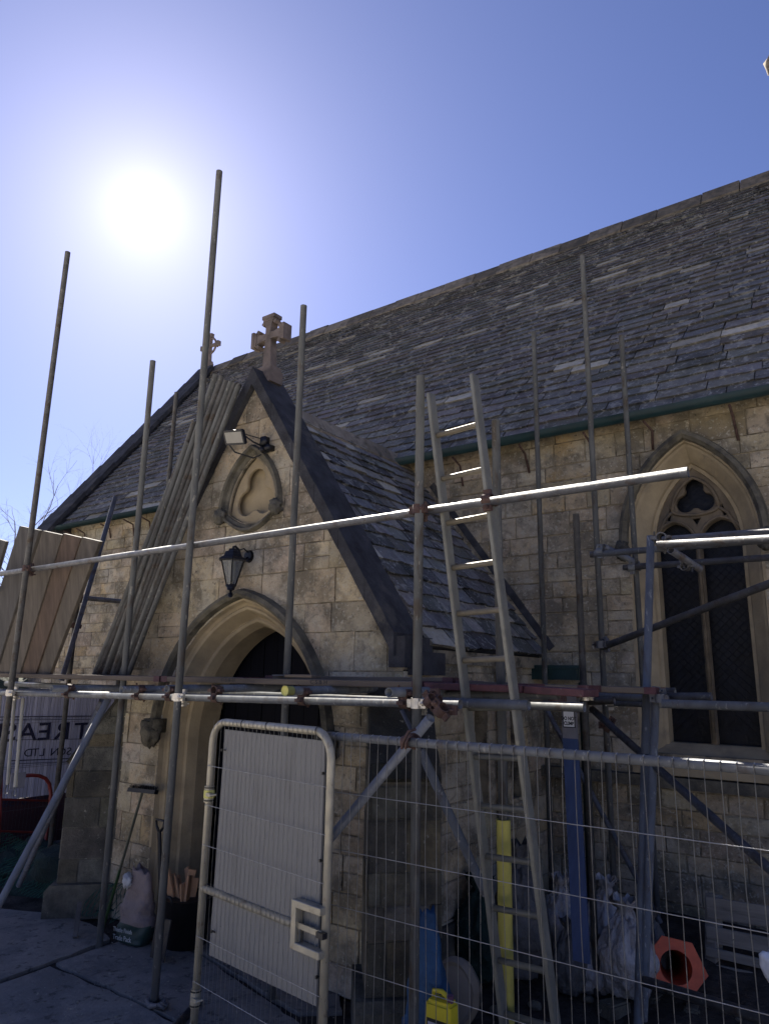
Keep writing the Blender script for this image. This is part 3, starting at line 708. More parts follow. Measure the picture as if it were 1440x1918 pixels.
# the two-light window
bm = bmesh.new(); Wd = lambda d, z0=1.50: arch_pts(WX, WA, WZ, z0, WR, d, 12)
arch_loft(bm, [(Wd(.175), YN-.014), (Wd(.15), YN-.010), (Wd(.14), YN+.02), (Wd(.12), YN+.035), (Wd(.02), YN+.16), (Wd(.01), YN+.19), (Wd(-.02), YN+.20), (Wd(-.025), YN+.5)])
win = finish(bm, 'window', 'stone_clean', church)
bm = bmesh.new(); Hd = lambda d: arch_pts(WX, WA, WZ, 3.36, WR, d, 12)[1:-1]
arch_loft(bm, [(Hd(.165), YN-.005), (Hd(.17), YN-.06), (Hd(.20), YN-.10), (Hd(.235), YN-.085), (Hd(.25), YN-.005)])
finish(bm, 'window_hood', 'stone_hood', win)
for s, sd in ((-1, 11), (1, 12)):
    bm = bmesh.new(); blob(bm, (WX+s*(WA+.205), YN-.09, 3.28), (.065, .085, .095), sd, .35, 3)
    for e in (-1, 1): box(bm, (WX+s*(WA+.205)+e*.025, YN-.165, 3.31), (.022, .02, .014))
    box(bm, (WX+s*(WA+.205), YN-.175, 3.285), (.018, .025, .035)); box(bm, (WX+s*(WA+.205), YN-.165, 3.245), (.04, .02, .012))
    finish(bm, 'carved_head', 'stone_dark', win)
tp = Wd(-.005, 1.60)
lw = (2*WA-.05)/2-.008; lights = []
for s in (-1, 1):
    cx = WX+s*(lw/2+.025); lights.append(arch_pts(cx, lw/2, 3.34, 1.60, lw*.62, 0, 7))
tref = foil(WX, 3.775, .096, .098)
tref = [(x, z) for x, z in tref]
plate('tracery', tp, lights+[tref, [(WX-.06, 3.595), (WX+.06, 3.595), (WX, 3.49)], [(WX-.275, 3.58), (WX-.225, 3.74), (WX-.20, 3.66), (WX-.225, 3.56)], [(WX+.275, 3.58), (WX+.225, 3.74), (WX+.20, 3.66), (WX+.225, 3.56)]], YN+.22, YN+.29, 'tracery', win, .014)
bm = bmesh.new()
for s in (-1, 1):
    cx = WX+s*(lw/2+.025); polytube(bm, [(x, YN+.215, z) for x, z in arch_pts(cx, lw/2, 3.34, 3.05, lw*.62, .018, 7)], .014, 8)
polytube(bm, [(x, YN+.21, z) for x, z in arch_pts(WX, .17, 3.66, 3.66, .30, .03, 8)[1:-1]], .016, 8)
polytube(bm, [(WX+.20*math.cos(t), YN+.21, 3.67+.06*math.sin(t)) for t in [math.pi+math.pi*i/12 for i in range(13)]], .016, 8)
for s in (-1, 1): polytube(bm, [(WX+s*.20, YN+.21, 3.66), (WX+s*.27, YN+.21, 3.60), (WX+s*.35, YN+.21, 3.42)], .014, 8)
polytube(bm, [(WX, YN+.21, 3.42), (WX, YN+.21, 3.2), (WX, YN+.21, 1.62)], .016, 8)
finish(bm, 'tracery_ribs', 'tracery', win)
bm = bmesh.new(); box(bm, (WX, YN+.33, 2.85), (.80, .01, 2.6)); gl = finish(bm, 'glass', 'glass_dark', win)
bm = bmesh.new()
for i in range(-24, 40):
    for sg in (1, -1):
        x0, x1 = WX-.38, WX+.38; z0 = 2.4+i*.075; p0 = (x0, YN+.323-(.001 if sg > 0 else 0), z0); p1 = (x1, YN+.323-(.001 if sg > 0 else 0), z0+sg*.76)
        if 1.6 < min(p0[2], p1[2]) and max(p0[2], p1[2]) < 4.0: wire_bm(bm, p0, p1, .0012)
finish(bm, 'lead_cames', 'black', gl)
bm = bmesh.new(); q = [(YN-.11, 1.36), (YN-.11, 1.42), (YN+.22, 1.60), (YN+.35, 1.60), (YN+.35, 1.36)]
a_ = [bm.verts.new((WX-.60, y, z)) for y, z in q]; b_ = [bm.verts.new((WX+.60, y, z)) for y, z in q]
bm.faces.new(a_); bm.faces.new(b_[::-1]); [bm.faces.new([a_[i], a_[(i+1)%5], b_[(i+1)%5], b_[i]]) for i in range(5)]
bmesh.ops.recalc_face_normals(bm, faces=bm.faces); finish(bm, 'sill', 'stone_clean', win)
bm = bmesh.new(); box(bm, (0, YN-.05, 1.30), (7.0-1.0, .14, .09)); finish(bm, 'string_course', 'stone_hood', church)

# ================================================================== THE SCAFFOLD ROUND THE PORCH
def band(bm, c, axis, r=.0285, h=.05, w=.006, n=16, mi=0):
    axis = axis.normalized(); u, w_ = frame_of(axis); R0 = []
    for rr_, t in ((r, -h/2), (r+w, -h/2), (r+w, h/2), (r, h/2)):
        R0.append([bm.verts.new(Vector(c)+axis*t+(u*math.cos(2*math.pi*i/n)+w_*math.sin(2*math.pi*i/n))*rr_) for i in range(n)])
    for a, b in zip(R0, R0[1:]+R0[:1]):
        for i in range(n): bm.faces.new([a[i], a[(i+1)%n], b[(i+1)%n], b[i]]).material_index = mi
def coupler(c, ax1, ax2, parent, m='zinc', off=None, swivel=False):
    """double coupler: a hinged band round each tube, saddle between them, T-bolt and nut"""
    bm = bmesh.new(); c = Vector(c); ax1 = Vector(ax1).normalized(); ax2 = Vector(ax2).normalized(); off = Vector(off) if off is not None else ax1.cross(ax2).normalized()*.055
    band(bm, c, ax1, .0265, .055); c2 = c+off; band(bm, c2, ax2, .0265, .055)
    d = off.normalized(); s = ax1.cross(d).normalized()
    m3 = Matrix((s, ax1, d)).transposed()
    box(bm, c+off*.5, (.05, .05, max(.012, off.length-.05)), m3)
    box(bm, c-s*.045, (.036, .05, .022), m3); box(bm, c+s*.042, (.03, .044, .02), m3)
    tube(bm, c-s*.045-d*.045, c-s*.045+d*.05, .0065, 8, False); tube(bm, c-s*.045-d*.035, c-s*.045-d*.02, .013, 6, False)
    s2 = ax2.cross(d).normalized(); box(bm, c2-s2*.045, (.036, .05, .022), Matrix((s2, ax2, d)).transposed()); box(bm, c2+s2*.04, (.03, .042, .018), Matrix((s2, ax2, d)).transposed())
    tube(bm, c2-s2*.045-d*.04, c2-s2*.045+d*.045, .0065, 8, False)
    return finish(bm, 'coupler', m, parent)
def T(name, p0, p1, parent, m='steel', r=.0265, label=None):
    bm = bmesh.new(); tube(bm, p0, p1, r, 16, True); o = finish(bm, name, m, parent)
    if label: o['label'] = label
    return o
SY = 3.406
sc1 = thing('scaffold', 'grey tube scaffold standing in front of the church porch with a tall guard rail', 'scaffold', (-4.28, SY, 0))
XA, XB, XD = -6.605, -4.281, -2.26
T('standard', (XA, SY, .0), (XA+.015, SY, 6.32), sc1, 'steel_dull')
T('standard', (XB, SY, .0), (XB, SY, 6.235), sc1, 'steel')
T('standard', (XD-.01, SY, .0), (XD+.012, SY, 3.89), sc1, 'steel')
XS = -5.50; T('standard', (XS, 3.80, .0), (XS-.03, 3.80, 4.99), sc1)
p = atY(569, 573, 3.95); q = atY(545, 1180, 3.95); T('standard', (p.x, 3.95, 0.02), (p.x, 3.95, p.z), sc1)
XCN = p.x; bm = bmesh.new(); box(bm, (XCN, 3.95, 2.115), (.15, .15, .008)); finish(bm, 'base_plate', 'steel_dull', sc1)
p = atY(928, 788, 3.95); XP = p.x; T('standard', (XP, 3.95, .0), (XP, 3.95, p.z), sc1)
p = atY(147, 1118, 4.5); T('standard', (p.x, 4.5, -.1), (p.x, 4.5, p.z+.03), sc1, 'steel_dull'); XQ = p.x
p = atY(331, 735, 5.5); T('standard', (p.x, 5.5, 0), (p.x, 5.5, p.z), sc1, 'steel_dull')
p = atY(236, 1133, 5.2); T('standard', (p.x, 5.2, 0), (p.x, 5.2, p.z), sc1, 'steel_dull')
# guard rail, ledgers
a = atY(-60, 1084, SY+.052); b = atY(1288, 884, SY+.052); T('guard_rail', a, b, sc1, 'steel_dull', .0252)
zr = 3.03
for X in (XA, XD): coupler((X, SY, (a.z+(b.z-a.z)*(X-a.x)/(b.x-a.x))), (0, 0, 1), (1, 0, 0), sc1, 'rust', (0, .052, 0))
a = atY(-40, 1296, SY+.052); b = atY(862, 1319, SY+.052); led = (a.z, b.z); T('ledger', a, b, sc1)
def zled(X): return a.z+(b.z-a.z)*(X-a.x)/(b.x-a.x)
for X in (XA, XB, XD): coupler((X, SY, zled(X)), (0, 0, 1), (1, 0, 0), sc1, 'zinc', (0, .052, 0))
# inner ledger, behind
T('ledger', (-7.9, 4.02, 1.985), (-1.55, 4.02, 1.965), sc1)
T('ledger', atY(790, 1301, 3.86), atY(1046, 1301, 3.86), sc1)
T('ledger', atY(790, 1314, 3.62), atY(990, 1321, 3.62), sc1)
# transoms (ends seen from the front)
for px, py, Yn, Yf in ((97, 1290, 3.30, 4.5), (228, 1292, 3.30, 4.25), (312, 1290, 3.42, 4.2), (415, 1290, 3.50, 4.2), (536, 1294, 3.30, 4.2), (728, 1297, 3.30, 4.3)):
    p = atY(px, py, Yn); T('transom', p, (p.x, Yf, p.z+.01), sc1)
    coupler((p.x, SY+.052, zled(p.x)), (1, 0, 0), (0, 1, 0), sc1, 'rust', (0, 0, .05))
p = atY(536, 1294, 3.29); bm = bmesh.new(); tube(bm, p+Vector((0, .05, 0)), p, .0285, 18, False); tube(bm, p, p-Vector((0, .012, 0)), .031, 18, True); tag(finish(bm, 'end_cap', 'yellow', sc1), 'yellow plastic tube end cap')
# side guard tube on the left return, running back towards the nave
p = atX(-40, 1101, XQ+.05); q = atX(283, 1132, XQ+.05); T('guard_rail', p, q, sc1, 'steel_dull')
coupler((XQ, 4.5, atX(147, 1117, XQ).z), (0, 0, 1), (0, 1, 0), sc1, 'rust', (.05, 0, 0))
# leaning brace on the left return and its couplers
p = atY(217, 930, 4.55); q = atY(116, 1275, 4.30); T('brace', p, q, sc1, 'steel_dull')
coupler(atY(156, 1119, 4.42), (p-q), (0, 1, 0), sc1, 'rust'); coupler(atY(143, 1172, 4.40), (p-q), (0, 0, 1), sc1, 'rust')
# long raking braces
p = atY(204, 1308, 3.50); q = atY(0, 1692, 3.05); q2 = p+(q-p)*1.25; T('brace', p, q2, sc1, 'steel_light')
p = atY(192, 1312, 3.62); q = atY(84, 1552, 3.85); T('brace', p, q+(q-p)*.5, sc1, 'steel_dull')
p = atY(806, 1345, 3.28); q = atY(629, 1558, 3.55); T('brace', p, q+(q-p)*1.0, sc1, 'steel_light')
coupler(atY(826, 1330, 3.30), (q-p), (0, 0, 1), sc1, 'rust', (0, .05, 0)); coupler(atY(815, 1312, 3.40), (1, 0, 0), (q-p), sc1, 'rust', (0, -.05, 0))
p = atY(762, 1332, 3.5); q = atY(786, 1402, 3.6); q2 = atY(909, 1674, 4.15); T('brace', q, q2, sc1, 'steel'); 
p = atY(752, 1330, 3.6); q = atY(792, 1410, 3.62); T('brace', p, q, sc1, 'steel_dull', .012)
# yellow sleeve over the foot of the right inner standard
bm = bmesh.new(); z1 = atY(956, 1537, 3.95).z; tube(bm, (XP, 3.95, .03), (XP, 3.95, z1), .040, 18, True); slv = tag(finish(bm, 'foam_sleeve', 'yellow', sc1), 'yellow foam sleeve')
bm = bmesh.new(); polytube(bm, [(XP+.041*math.cos(t), 3.95+.041*math.sin(t), .28) for t in [i*math.pi/8 for i in range(16)]], .003, 4, True); finish(bm, 'cable_tie', 'cable', slv)
# ------------------------------------------------------------------ boards on the scaffold
def board(p0, p1, w, label, m='wood', t=.040, wy=(0, 1, 0), group='scaffold boards laid along the platform', ends=True, name='scaffold_board'):
    """plank lying between p0 and p1 (its near lower edge), width w along wy"""
    p0 = Vector(p0); p1 = Vector(p1); d = (p1-p0).normalized(); wy = Vector(wy).normalized(); n = d.cross(wy).normalized(); L = (p1-p0).length
    m3 = Matrix((d, wy, n)).transposed(); c = (p0+p1)/2+wy*w/2+n*t/2
    bm = bmesh.new(); box(bm, c, (L, w, t), m3); bmesh.ops.bevel(bm, geom=bm.edges[:], offset=.004, segments=1, affect='EDGES')
    ob = finish(bm, name, m); tag(ob, label, 'scaffold board', group)
    if ends:
        for e, s in ((p0, 1), (p1, -1)):
            bm = bmesh.new(); box(bm, e+d*s*.035+wy*w/2+n*t/2, (.074, w+.004, t+.004), m3)
            finish(bm, 'end_band', 'maroon', ob)
    return ob
FY = 3.70; zt = 2.055
b1 = board((-8.2, FY, zt), (-4.90, FY, zt-.003), .225, 'front scaffold board at the left end of the platform, with a maroon banded end')
b2 = board((-4.875, FY, zt-.003), (-2.42, FY, zt-.006), .225, 'scaffold board with faint black stencilled letters, across the porch arch')
b3 = board((-2.40, FY-.01, zt-.010), (-1.78, FY-.005, zt-.016), .225, 'short maroon painted scaffold board behind the ladder', 'maroon', ends=False)
b4 = board((-1.775, FY+.02, zt-.018), (-1.44, FY+.03, zt-.03), .225, 'shortest maroon scaffold board, right of the ladder', 'maroon', ends=False)
b5 = board((-7.4, FY+.24, zt), (-4.2, FY+.24, zt), .225, 'scaffold board of the back row, left of the porch arch')
b6 = board((XCN-.20, FY+.235, zt+.006), (-2.35, FY+.235, zt+.010), .20, 'dark scaffold board of the back row, right of the arch', t=.05)
b7 = board((-2.33, FY+.24, zt+.002), (-1.85, FY+.24, zt-.01), .225, 'grey cracked scaffold board of the back row behind the ladder top')
p = atY(968, 1268, 4.6); q = atY(1096, 1280, 4.6); b8 = board((-2.75, 4.55, 2.05), (-1.75, 4.62, 2.04), .225, 'scaffold board beside the porch eaves, above the danger sign')
b9 = board((-2.7, 4.80, 2.045), (-1.4, 4.86, 2.035), .225, 'farthest scaffold board, against the porch side below the hopper')
b10 = board((-3.55, FY+.005, zt+.046), (-3.30, FY+.005, zt+.046), .1, 'small pale batten lying at the foot of a standard in the arch', ends=False, t=.02, group=None, name='wood_batten')
def stencil(s, p, size, par, m='ink', sx=1.0):
    p = Vector(p); bm = text_mesh(s, size, lambda u, v_, w: p+Vector((u*sx, -w, v_)), .0015); return finish(bm, 'stencil_text', m, par)
stencil('C S & H', (atY(427, 1279, FY).x, FY-.001, zt+.019), .036, b2, sx=1.25)
stencil('C S & H', (atY(597, 1280, FY).x, FY-.001, zt+.018), .036, b2, sx=1.25)
# ------------------------------------------------------------------ planks leaning on the guard rail
def lean_plank(tl, tr, bl, br, y0, y1, label, m='wood'):
    """plank from the platform (y0) up to the rail (y1), corners by sight line on their own planes"""
    a, b_, c, d = atY(*tl, y1), atY(*tr, y1), atY(*bl, y0), atY(*br, y0)
    b_ = a+(b_-a).normalized()*.225 if False else b_
    n = (b_-a).cross(c-a).normalized(); n = n if n.y > 0 else -n
    bm = bmesh.new(); f = [bm.verts.new(v) for v in (a, b_, d, c)]; g = [bm.verts.new(v.co+n*.038) for v in f]
    bm.faces.new(f); bm.faces.new(g[::-1]); [bm.faces.new([f[i], f[(i+1)%4], g[(i+1)%4], g[i]]) for i in range(4)]
    bmesh.ops.recalc_face_normals(bm, faces=bm.faces); bmesh.ops.bevel(bm, geom=bm.edges[:], offset=.004, segments=1, affect='EDGES')
    return tag(finish(bm, 'scaffold_plank', m), label, 'plank', 'planks leaning on the guard rail')
MAT['wood_dark'] = mat('dark_brown_plank', (.105, .075, .056), .85, var=.3, scale=5, bump=.5, bscale=18, stretch=(3, 3, .25), spots=[(6, (.06, .045, .035), .56, .7, .5)], spec=.25)
MAT['wood_v'] = mat('grey_brown_plank', (.11, .094, .076), .85, var=.3, scale=5, bump=.5, bscale=18, stretch=(3, 3, .25), spots=[(7, (.07, .055, .045), .56, .7, .6)], spec=.25)
MAT['wood_g'] = mat('silver_grey_plank', (.085, .079, .073), .85, var=.3, scale=5, bump=.5, bscale=18, stretch=(3, 3, .25), spots=[(6, (.07, .055, .045), .56, .7, .5)], spec=.25)
lean_plank((-22, 1004), (11, 1014), (-110, 1266), (-62, 1266), 3.72, 3.52, 'plank at the far left cut by the picture edge, leaning on the guard rail', 'wood_g')
lean_plank((37, 985), (74, 993), (-52, 1266), (-10, 1266), 3.72, 3.52, 'tallest silvery plank, standing apart left of the tall dark scaffold tube', 'wood_g')
lean_plank((80, 994), (117, 1002), (-6, 1266), (36, 1266), 3.74, 3.53, 'pale grey brown plank just right of the tall left scaffold tube', 'wood_v')
lean_plank((118, 999), (152, 1007), (37, 1266), (66, 1266), 3.76, 3.54, 'dark reddish brown plank in the leaning row', 'wood_dark')
lean_plank((153, 1006), (187, 1014), (67, 1266), (92, 1266), 3.78, 3.55, 'plank at the right end of the leaning row', 'wood_v')
# ------------------------------------------------------------------ bundle of loose tubes leaning on the gable
tops = [(322, 899), (334, 893), (343, 845), (352, 828), (364, 790), (375, 786), (404, 702), (415, 705), (424, 712), (433, 715), (440, 717), (449, 719), (447, 722)]
bots = [(177, 1270), (184, 1270), (190, 1270), (196, 1270), (201, 1270), (206, 1270), (211, 1270), (217, 1270), (222, 1270), (227, 1270), (232, 1270), (236, 1270), (240, 1270)]
tb = None
for i, (tp_, bt_) in enumerate(zip(tops, bots)):
    a = atY(*bt_, 4.02+.02*(i % 3)); b = atY(*tp_, 4.13+.022*(i % 3)); a.z = max(a.z, 2.10); L = (b-a).length
    bm = bmesh.new(); tube(bm, a, b, .0242, 14, True)
    o = finish(bm, 'scaffold_tube', 'steel_dull' if i % 3 else 'steel')
    tag(o, 'loose grey scaffold tube in the bundle leaning against the left slope of the porch gable', 'scaffold tube', 'loose tubes leaning on the porch gable')
# ================================================================== THE SCAFFOLD BY THE WINDOW
sc2 = thing('scaffold', 'second tube scaffold standing against the nave wall beside the traceried window', 'scaffold', (-1.8, 5.4, .1))
def vert(px, py, Y, zb, m='steel', r=.0242):
    p = atY(px, py, Y); return T('standard', (p.x, Y, zb), p, sc2, m, r), p
_, pJ = vert(1078, 963, 5.25, .06, 'steel_dull')
_, pE = vert(1090, 479, 6.0, .25)
_, pF = vert(999, 622, 6.30, .25)
_, pG = vert(1163, 629, 6.30, .30)
p = atY(1218, 1004, 5.1); q = atZ(1194, 1930, .06); T('standard', p, q, sc2)
p = atY(1228, 1286, 4.95); q = atY(1206, 1850, 4.95); T('standard', p, q+(q-p)*.1, sc2)
p = atY(1228, 1345, 4.90); q = atY(1226, 1412, 4.90)
# upper ledgers across the window
T('ledger', atY(1105, 1039, 5.93), atY(1500, 1006, 5.93), sc2); T('ledger', atY(1167, 1063, 6.22), atY(1500, 1040, 6.22), sc2, 'steel_dull')
a_ = atY(1230, 1020, 4.55); b_ = atY(1520, 1004, 4.55); T('ledger', a_, b_, sc2, 'steel_dull', .0255)
a_ = atY(1240, 1012, 5.0); b_ = atY(1520, 990, 5.0); T('ledger', a_, b_, sc2, 'steel_dull')
T('transom', atY(1130, 1024, 5.95), atY(1193, 1055, 6.35), sc2, 'steel'); T('transom', atY(1255, 1030, 5.0), atY(1309, 1065, 5.6), sc2, 'steel_dull')
p = atY(1128, 1212, 5.7); q = atY(1470, 1082, 5.0); T('brace', p, q, sc2, 'steel_dull', .026)
coupler(atY(1127, 1035, 5.98), (0, 0, 1), (1, 0, 0), sc2, 'steel', (0, -.05, 0)); coupler(atY(1187, 1065, 6.27), (0, 0, 1), (1, 0, 0), sc2, 'steel', (0, -.05, 0))
coupler(atY(1240, 1022, 4.6), (1, 0, 0), (0, 1, 0), sc2, 'steel_dull', (0, 0, .05)); coupler(atY(1283, 1053, 5.4), (1, 0, 0), (.3, 1, 0), sc2, 'steel_dull', (0, 0, -.03)); coupler(atY(1134, 1208, 5.72), (q-p), (0, 0, 1), sc2, 'steel_dull')
# lower ledgers
for (x0, y0, x1, y1, Y, m) in ((1240, 1318, 1520, 1327, 4.7, 'steel'), (1234, 1305, 1332, 1305, 5.0, 'steel_dull'), (1085, 1290, 1264, 1295, 5.6, 'steel'), (1100, 1303, 1232, 1309, 5.35, 'steel'), (1148, 1316, 1300, 1322, 5.9, 'steel'), (1030, 1318, 1150, 1312, 5.3, 'steel_dull')):
    T('ledger', atY(x0, y0, Y), atY(x1, y1, Y), sc2, m)
coupler(atY(1148, 1317, 5.95), (0, 0, 1), (1, 0, 0), sc2, 'zinc', (0, -.05, 0)); coupler(atY(1095, 1305, 5.25), (0, 0, 1), (1, 0, 0), sc2, 'zinc', (0, .06, 0)); coupler(atY(1082, 1300, 5.3), (1, 0, 0), (0, 0, 1), sc2, 'rust'); coupler(atY(1240, 1308, 4.95), (1, 0, 0), (0, 0, 1), sc2, 'steel_dull'); coupler(atY(1141, 1358, 5.6), (1, 0, -.6), (0, 0, 1), sc2, 'rust'); coupler(atY(1050, 1310, 4.7), (1, 0, 0), (0, 0, 1), sc2, 'rust')
# raking braces low down
T('brace', atY(1108, 1328, 5.35), atY(1460, 1645, 4.4), sc2, 'steel_dull', .026)
T('brace', atY(1024, 1330, 5.7), atY(1236, 1728, 6.1), sc2, 'steel_dull', .020)
p = atX(1030, 1308, -2.2)
# ================================================================== LADDER
lad = thing('ladder', 'long grey metal ladder tied to the guard rail, standing behind the mesh fence', 'ladder', (-1.85, 3.9, 0))
LT = Vector((-2.155, 3.456, 3.51)); LB = Vector((-1.995, 3.873, .392)); RT_ = Vector((-1.886, 3.444, 3.52)); RB = Vector((-1.726, 3.861, .402))
dv = (LB-LT)/12; du = (RT_-LT).normalized()
def prof_bar(bm, p0, p1, w, t, side, up):
    d = (p1-p0).normalized(); side = (side-d*side.dot(d)).normalized(); n = d.cross(side)
    m3 = Matrix((side, n, d)).transposed(); box(bm, (p0+p1)/2, (w, t, (p1-p0).length), m3)
for P, s, ext in ((LT, -1, .262), (RT_, 1, .292)):
    bm = bmesh.new(); top = P-dv.normalized()*ext+du*s*.018; bot = P+dv*13.35+du*s*.018
    prof_bar(bm, top, bot, .026, .066, du, None); bmesh.ops.bevel(bm, geom=bm.edges[:], offset=.004, segments=2, affect='EDGES'); finish(bm, 'stile', 'aluminium', lad)
for i in range(14):
    bm = bmesh.new(); tube(bm, LT+dv*i-du*.02, RT_+dv*i+du*.02, .0165, 12, False); finish(bm, 'rung', 'ladder_tan' if i < 6 else 'aluminium', lad)
coupler(atY(913, 936, SY+.052)+Vector((0, .0, 0)), (1, 0, 0), dv, sc1, 'rust', (0, .05, 0))
# ================================================================== MESH FENCE AND ITS GATE
FNY = 3.0
A0 = atY(618, 1389, FNY); zF = A0.z; XF0 = A0.x; XF1 = .55
fence = thing('fence_panel', 'wire mesh site fence panel in a galvanised tube frame, running off to the right', 'fence', (XF0, FNY, 0), None)
zt_ = atY(1000, 1408, FNY).z; zb_ = .14
bm = bmesh.new(); tube(bm, (XF0, FNY, zt_), (XF1, FNY, zt_), .0205, 16, False); finish(bm, 'top_rail', 'steel', fence)
bm = bmesh.new(); tube(bm, (XF0+.0, FNY, zb_), (XF1, FNY, zb_), .0205, 16, False); finish(bm, 'bottom_rail', 'steel', fence)
for x in (XF0, XF1): bm = bmesh.new(); tube(bm, (x, FNY, 0), (x, FNY, zt_+.02), .0205, 16, False); finish(bm, 'post', 'steel', fence)
bm = bmesh.new(); x = XF0+.05; rr = random.Random(4); k = 0
while x < XF1-.02:
    pts = []; x_ = x; b_ = rr.uniform(-.004, .004)
    for j in range(9):
        z = zb_+(zt_+.018-zb_)*j/8; pts.append((x_+b_*math.sin(j*1.3+k)+rr.uniform(-.0015, .0015), FNY-.021+rr.uniform(-.002, .002), z))
    for a, b in zip(pts[:-1], pts[1:]): wire_bm(bm, a, b, .0019)
    # bent over the rail
    t = [(x_+pts[-1][0]-x_, FNY+.0215*math.cos(q), zt_+.0215*math.sin(q)) for q in (math.pi, 2.4, 1.6, .8)]
    for a, b in zip(t[:-1], t[1:]): wire_bm(bm, a, b, .0014)
    x += .0555; k += 1
for px, py in ((1000, 1532), (1000, 1660), (1000, 1786), (1000, 1918)):
    z = atY(px, py, FNY).z; wire_bm(bm, (XF0, FNY-.0235, z), (XF1, FNY-.0235, z), .0020)
finish(bm, 'wire_mesh', 'wire', fence)
# rusty coupler clamping fence rail to the raking brace
bm = bmesh.new(); c = atY(762, 1392, FNY); c = Vector((c.x, FNY, zt_)); band(bm, c, Vector((1, 0, 0)), .022, .045); band(bm, c+Vector((0, .06, .0)), Vector((1, 0, 1.1)), .026, .05)
box(bm, c+Vector((0, .02, .0)), (.04, .05, .04)); polytube(bm, [c+Vector((-.01, -.03, -.03)), c+Vector((.0, -.035, .0)), c+Vector((.02, -.02, .05)), c+Vector((.035, .02, .06))], .007, 6); polytube(bm, [c+Vector((.012, -.03, -.03)), c+Vector((.018, -.035, .0)), c+Vector((.036, -.02, .045))], .006, 6)
finish(bm, 'coupler', 'rust', fence)
# gate
G0 = atY(621, 1400, 2.93); gd = Vector((-math.cos(R(9)), math.sin(R(9)), 0)); gn = Vector((-gd.y, gd.x, 0)); gn = gn if gn.y > 0 else -gn
def gp(px, py, off=0):
    P0 = Vector((G0.x, G0.y, 0))+gn*off; d = ray(px, py); t = (P0-EYE).dot(gn)/d.dot(gn); return EYE+d*t
gate = thing('site_gate', 'pedestrian site gate of cream worn tube with wire mesh and a grey plywood panel', 'gate', (G0.x, G0.y, 0))
gw = (gp(398, 1400)-G0).dot(gd); gz1 = gp(520, 1362).z; gz0 = .02
def gP(s, z, o=0): return Vector((G0.x, G0.y, 0))+gd*s+gn*o+_z*z
rc = .13; pts = [gP(0, gz0)]
for i in range(7): t = i*math.pi/12; pts.append(gP(rc*(1-math.cos(t)), gz1-rc+rc*math.sin(t)))
for i in range(7): t = math.pi/2-i*math.pi/12; pts.append(gP(gw-rc*(1-math.cos(t)), gz1-rc+rc*math.sin(t)))
pts.append(gP(gw, gz0))
bm = bmesh.new(); polytube(bm, pts, .0215, 16); gf = finish(bm, 'frame', 'gate_tube', gate)
zc = gp(385, 1668).z
q0 = gp(385, 1668); q1 = gp(556, 1729); zc = (q0.z+q1.z)/2; sB = (q1-G0).dot(gd)
bm = bmesh.new(); tube(bm, gP(gw, zc, -.0), gP(sB, zc, -.0), .021, 16, False); finish(bm, 'cross_bar', 'gate_tube', gate)
bm = bmesh.new(); k = 0; s = .05
while s < gw-.03:
    pr = None
    for j in range(9):
        z = gz0+.02+(gz1-.01-gz0)*j/8; p = gP(s+rr.uniform(-.0025, .0025), z, -.022)
        if pr is not None: wire_bm(bm, pr, p, .0014)
        pr = p
    s += .0405
for px, py in ((410, 1437), (405, 1511), (400, 1586), (385, 1757), (380, 1843), (378, 1925)):
    z = gp(px, py).z; wire_bm(bm, gP(0, z, -.025), gP(gw, z+.004, -.025), .0017)
finish(bm, 'wire_mesh', 'wire', gate)
# plywood
pl = [(424, 1366), (611, 1388), (594, 1884), (394, 1788)]
pp = [gp(x, y, .012) for x, y in pl]; s0 = (pp[1]-G0).dot(gd); s1 = (pp[0]-G0).dot(gd); s0b = (pp[2]-G0).dot(gd); s1b = (pp[3]-G0).dot(gd)
bm = bmesh.new(); c_ = [(s0, pp[1].z), (s1, pp[0].z), (s1b, pp[3].z), (s0b, pp[2].z)]
f = [bm.verts.new(gP(s, z, .004)) for s, z in c_]; g = [bm.verts.new(gP(s, z, .016)) for s, z in c_]
bm.faces.new(f); bm.faces.new(g[::-1]); [bm.faces.new([f[i], f[(i+1)%4], g[(i+1)%4], g[i]]) for i in range(4)]
bmesh.ops.recalc_face_normals(bm, faces=bm.faces); finish(bm, 'plywood_panel', 'ply', gate)
# lock box: a mitred frame with a latch bar
bx = [gp(553, 1683, -.03), gp(608, 1700, -.03), gp(606, 1797, -.03), gp(550, 1777, -.03)]
sA = (bx[1]-G0).dot(gd)-.0; sZ = (bx[0]-G0).dot(gd); zT = (bx[0].z+bx[1].z)/2+.0; zB = (bx[2].z+bx[3].z)/2
bm = bmesh.new(); t = .034
m3 = Matrix((gd, gn, _z)).transposed()
for c, sz in (((sZ-t/2, (zT+zB)/2), (t, .05, zT-zB)), (((sA+sZ)/2-.01, zT-t/2), (sZ-sA-t+.0, .05, t)), (((sA+sZ)/2-.01, zB+t/2), (sZ-sA-t, .05, t))):
    box(bm, gP(c[0], c[1], -.028), sz, m3)
bmesh.ops.bevel(bm, geom=bm.edges[:], offset=.003, segments=1, affect='EDGES')
lk = finish(bm, 'lock_box', 'gate_tube', gate)
bm = bmesh.new(); zm = (zT+zB)/2-.004; box(bm, gP((sA+sZ)/2, zm, -.03), (sZ-sA-.03, .012, .026), m3); finish(bm, 'latch', 'gate_tube', lk)
bm = bmesh.new(); box(bm, gP(sA+.012, zm-.003, -.034), (.05, .03, .026), m3); finish(bm, 'padlock', 'black', lk)
bm = bmesh.new(); tube(bm, gP(sZ-t-.012, zB+t, -.03), gP(sZ-t-.012, zm, -.03), .006, 8, False); finish(bm, 'bolt', 'steel', lk)
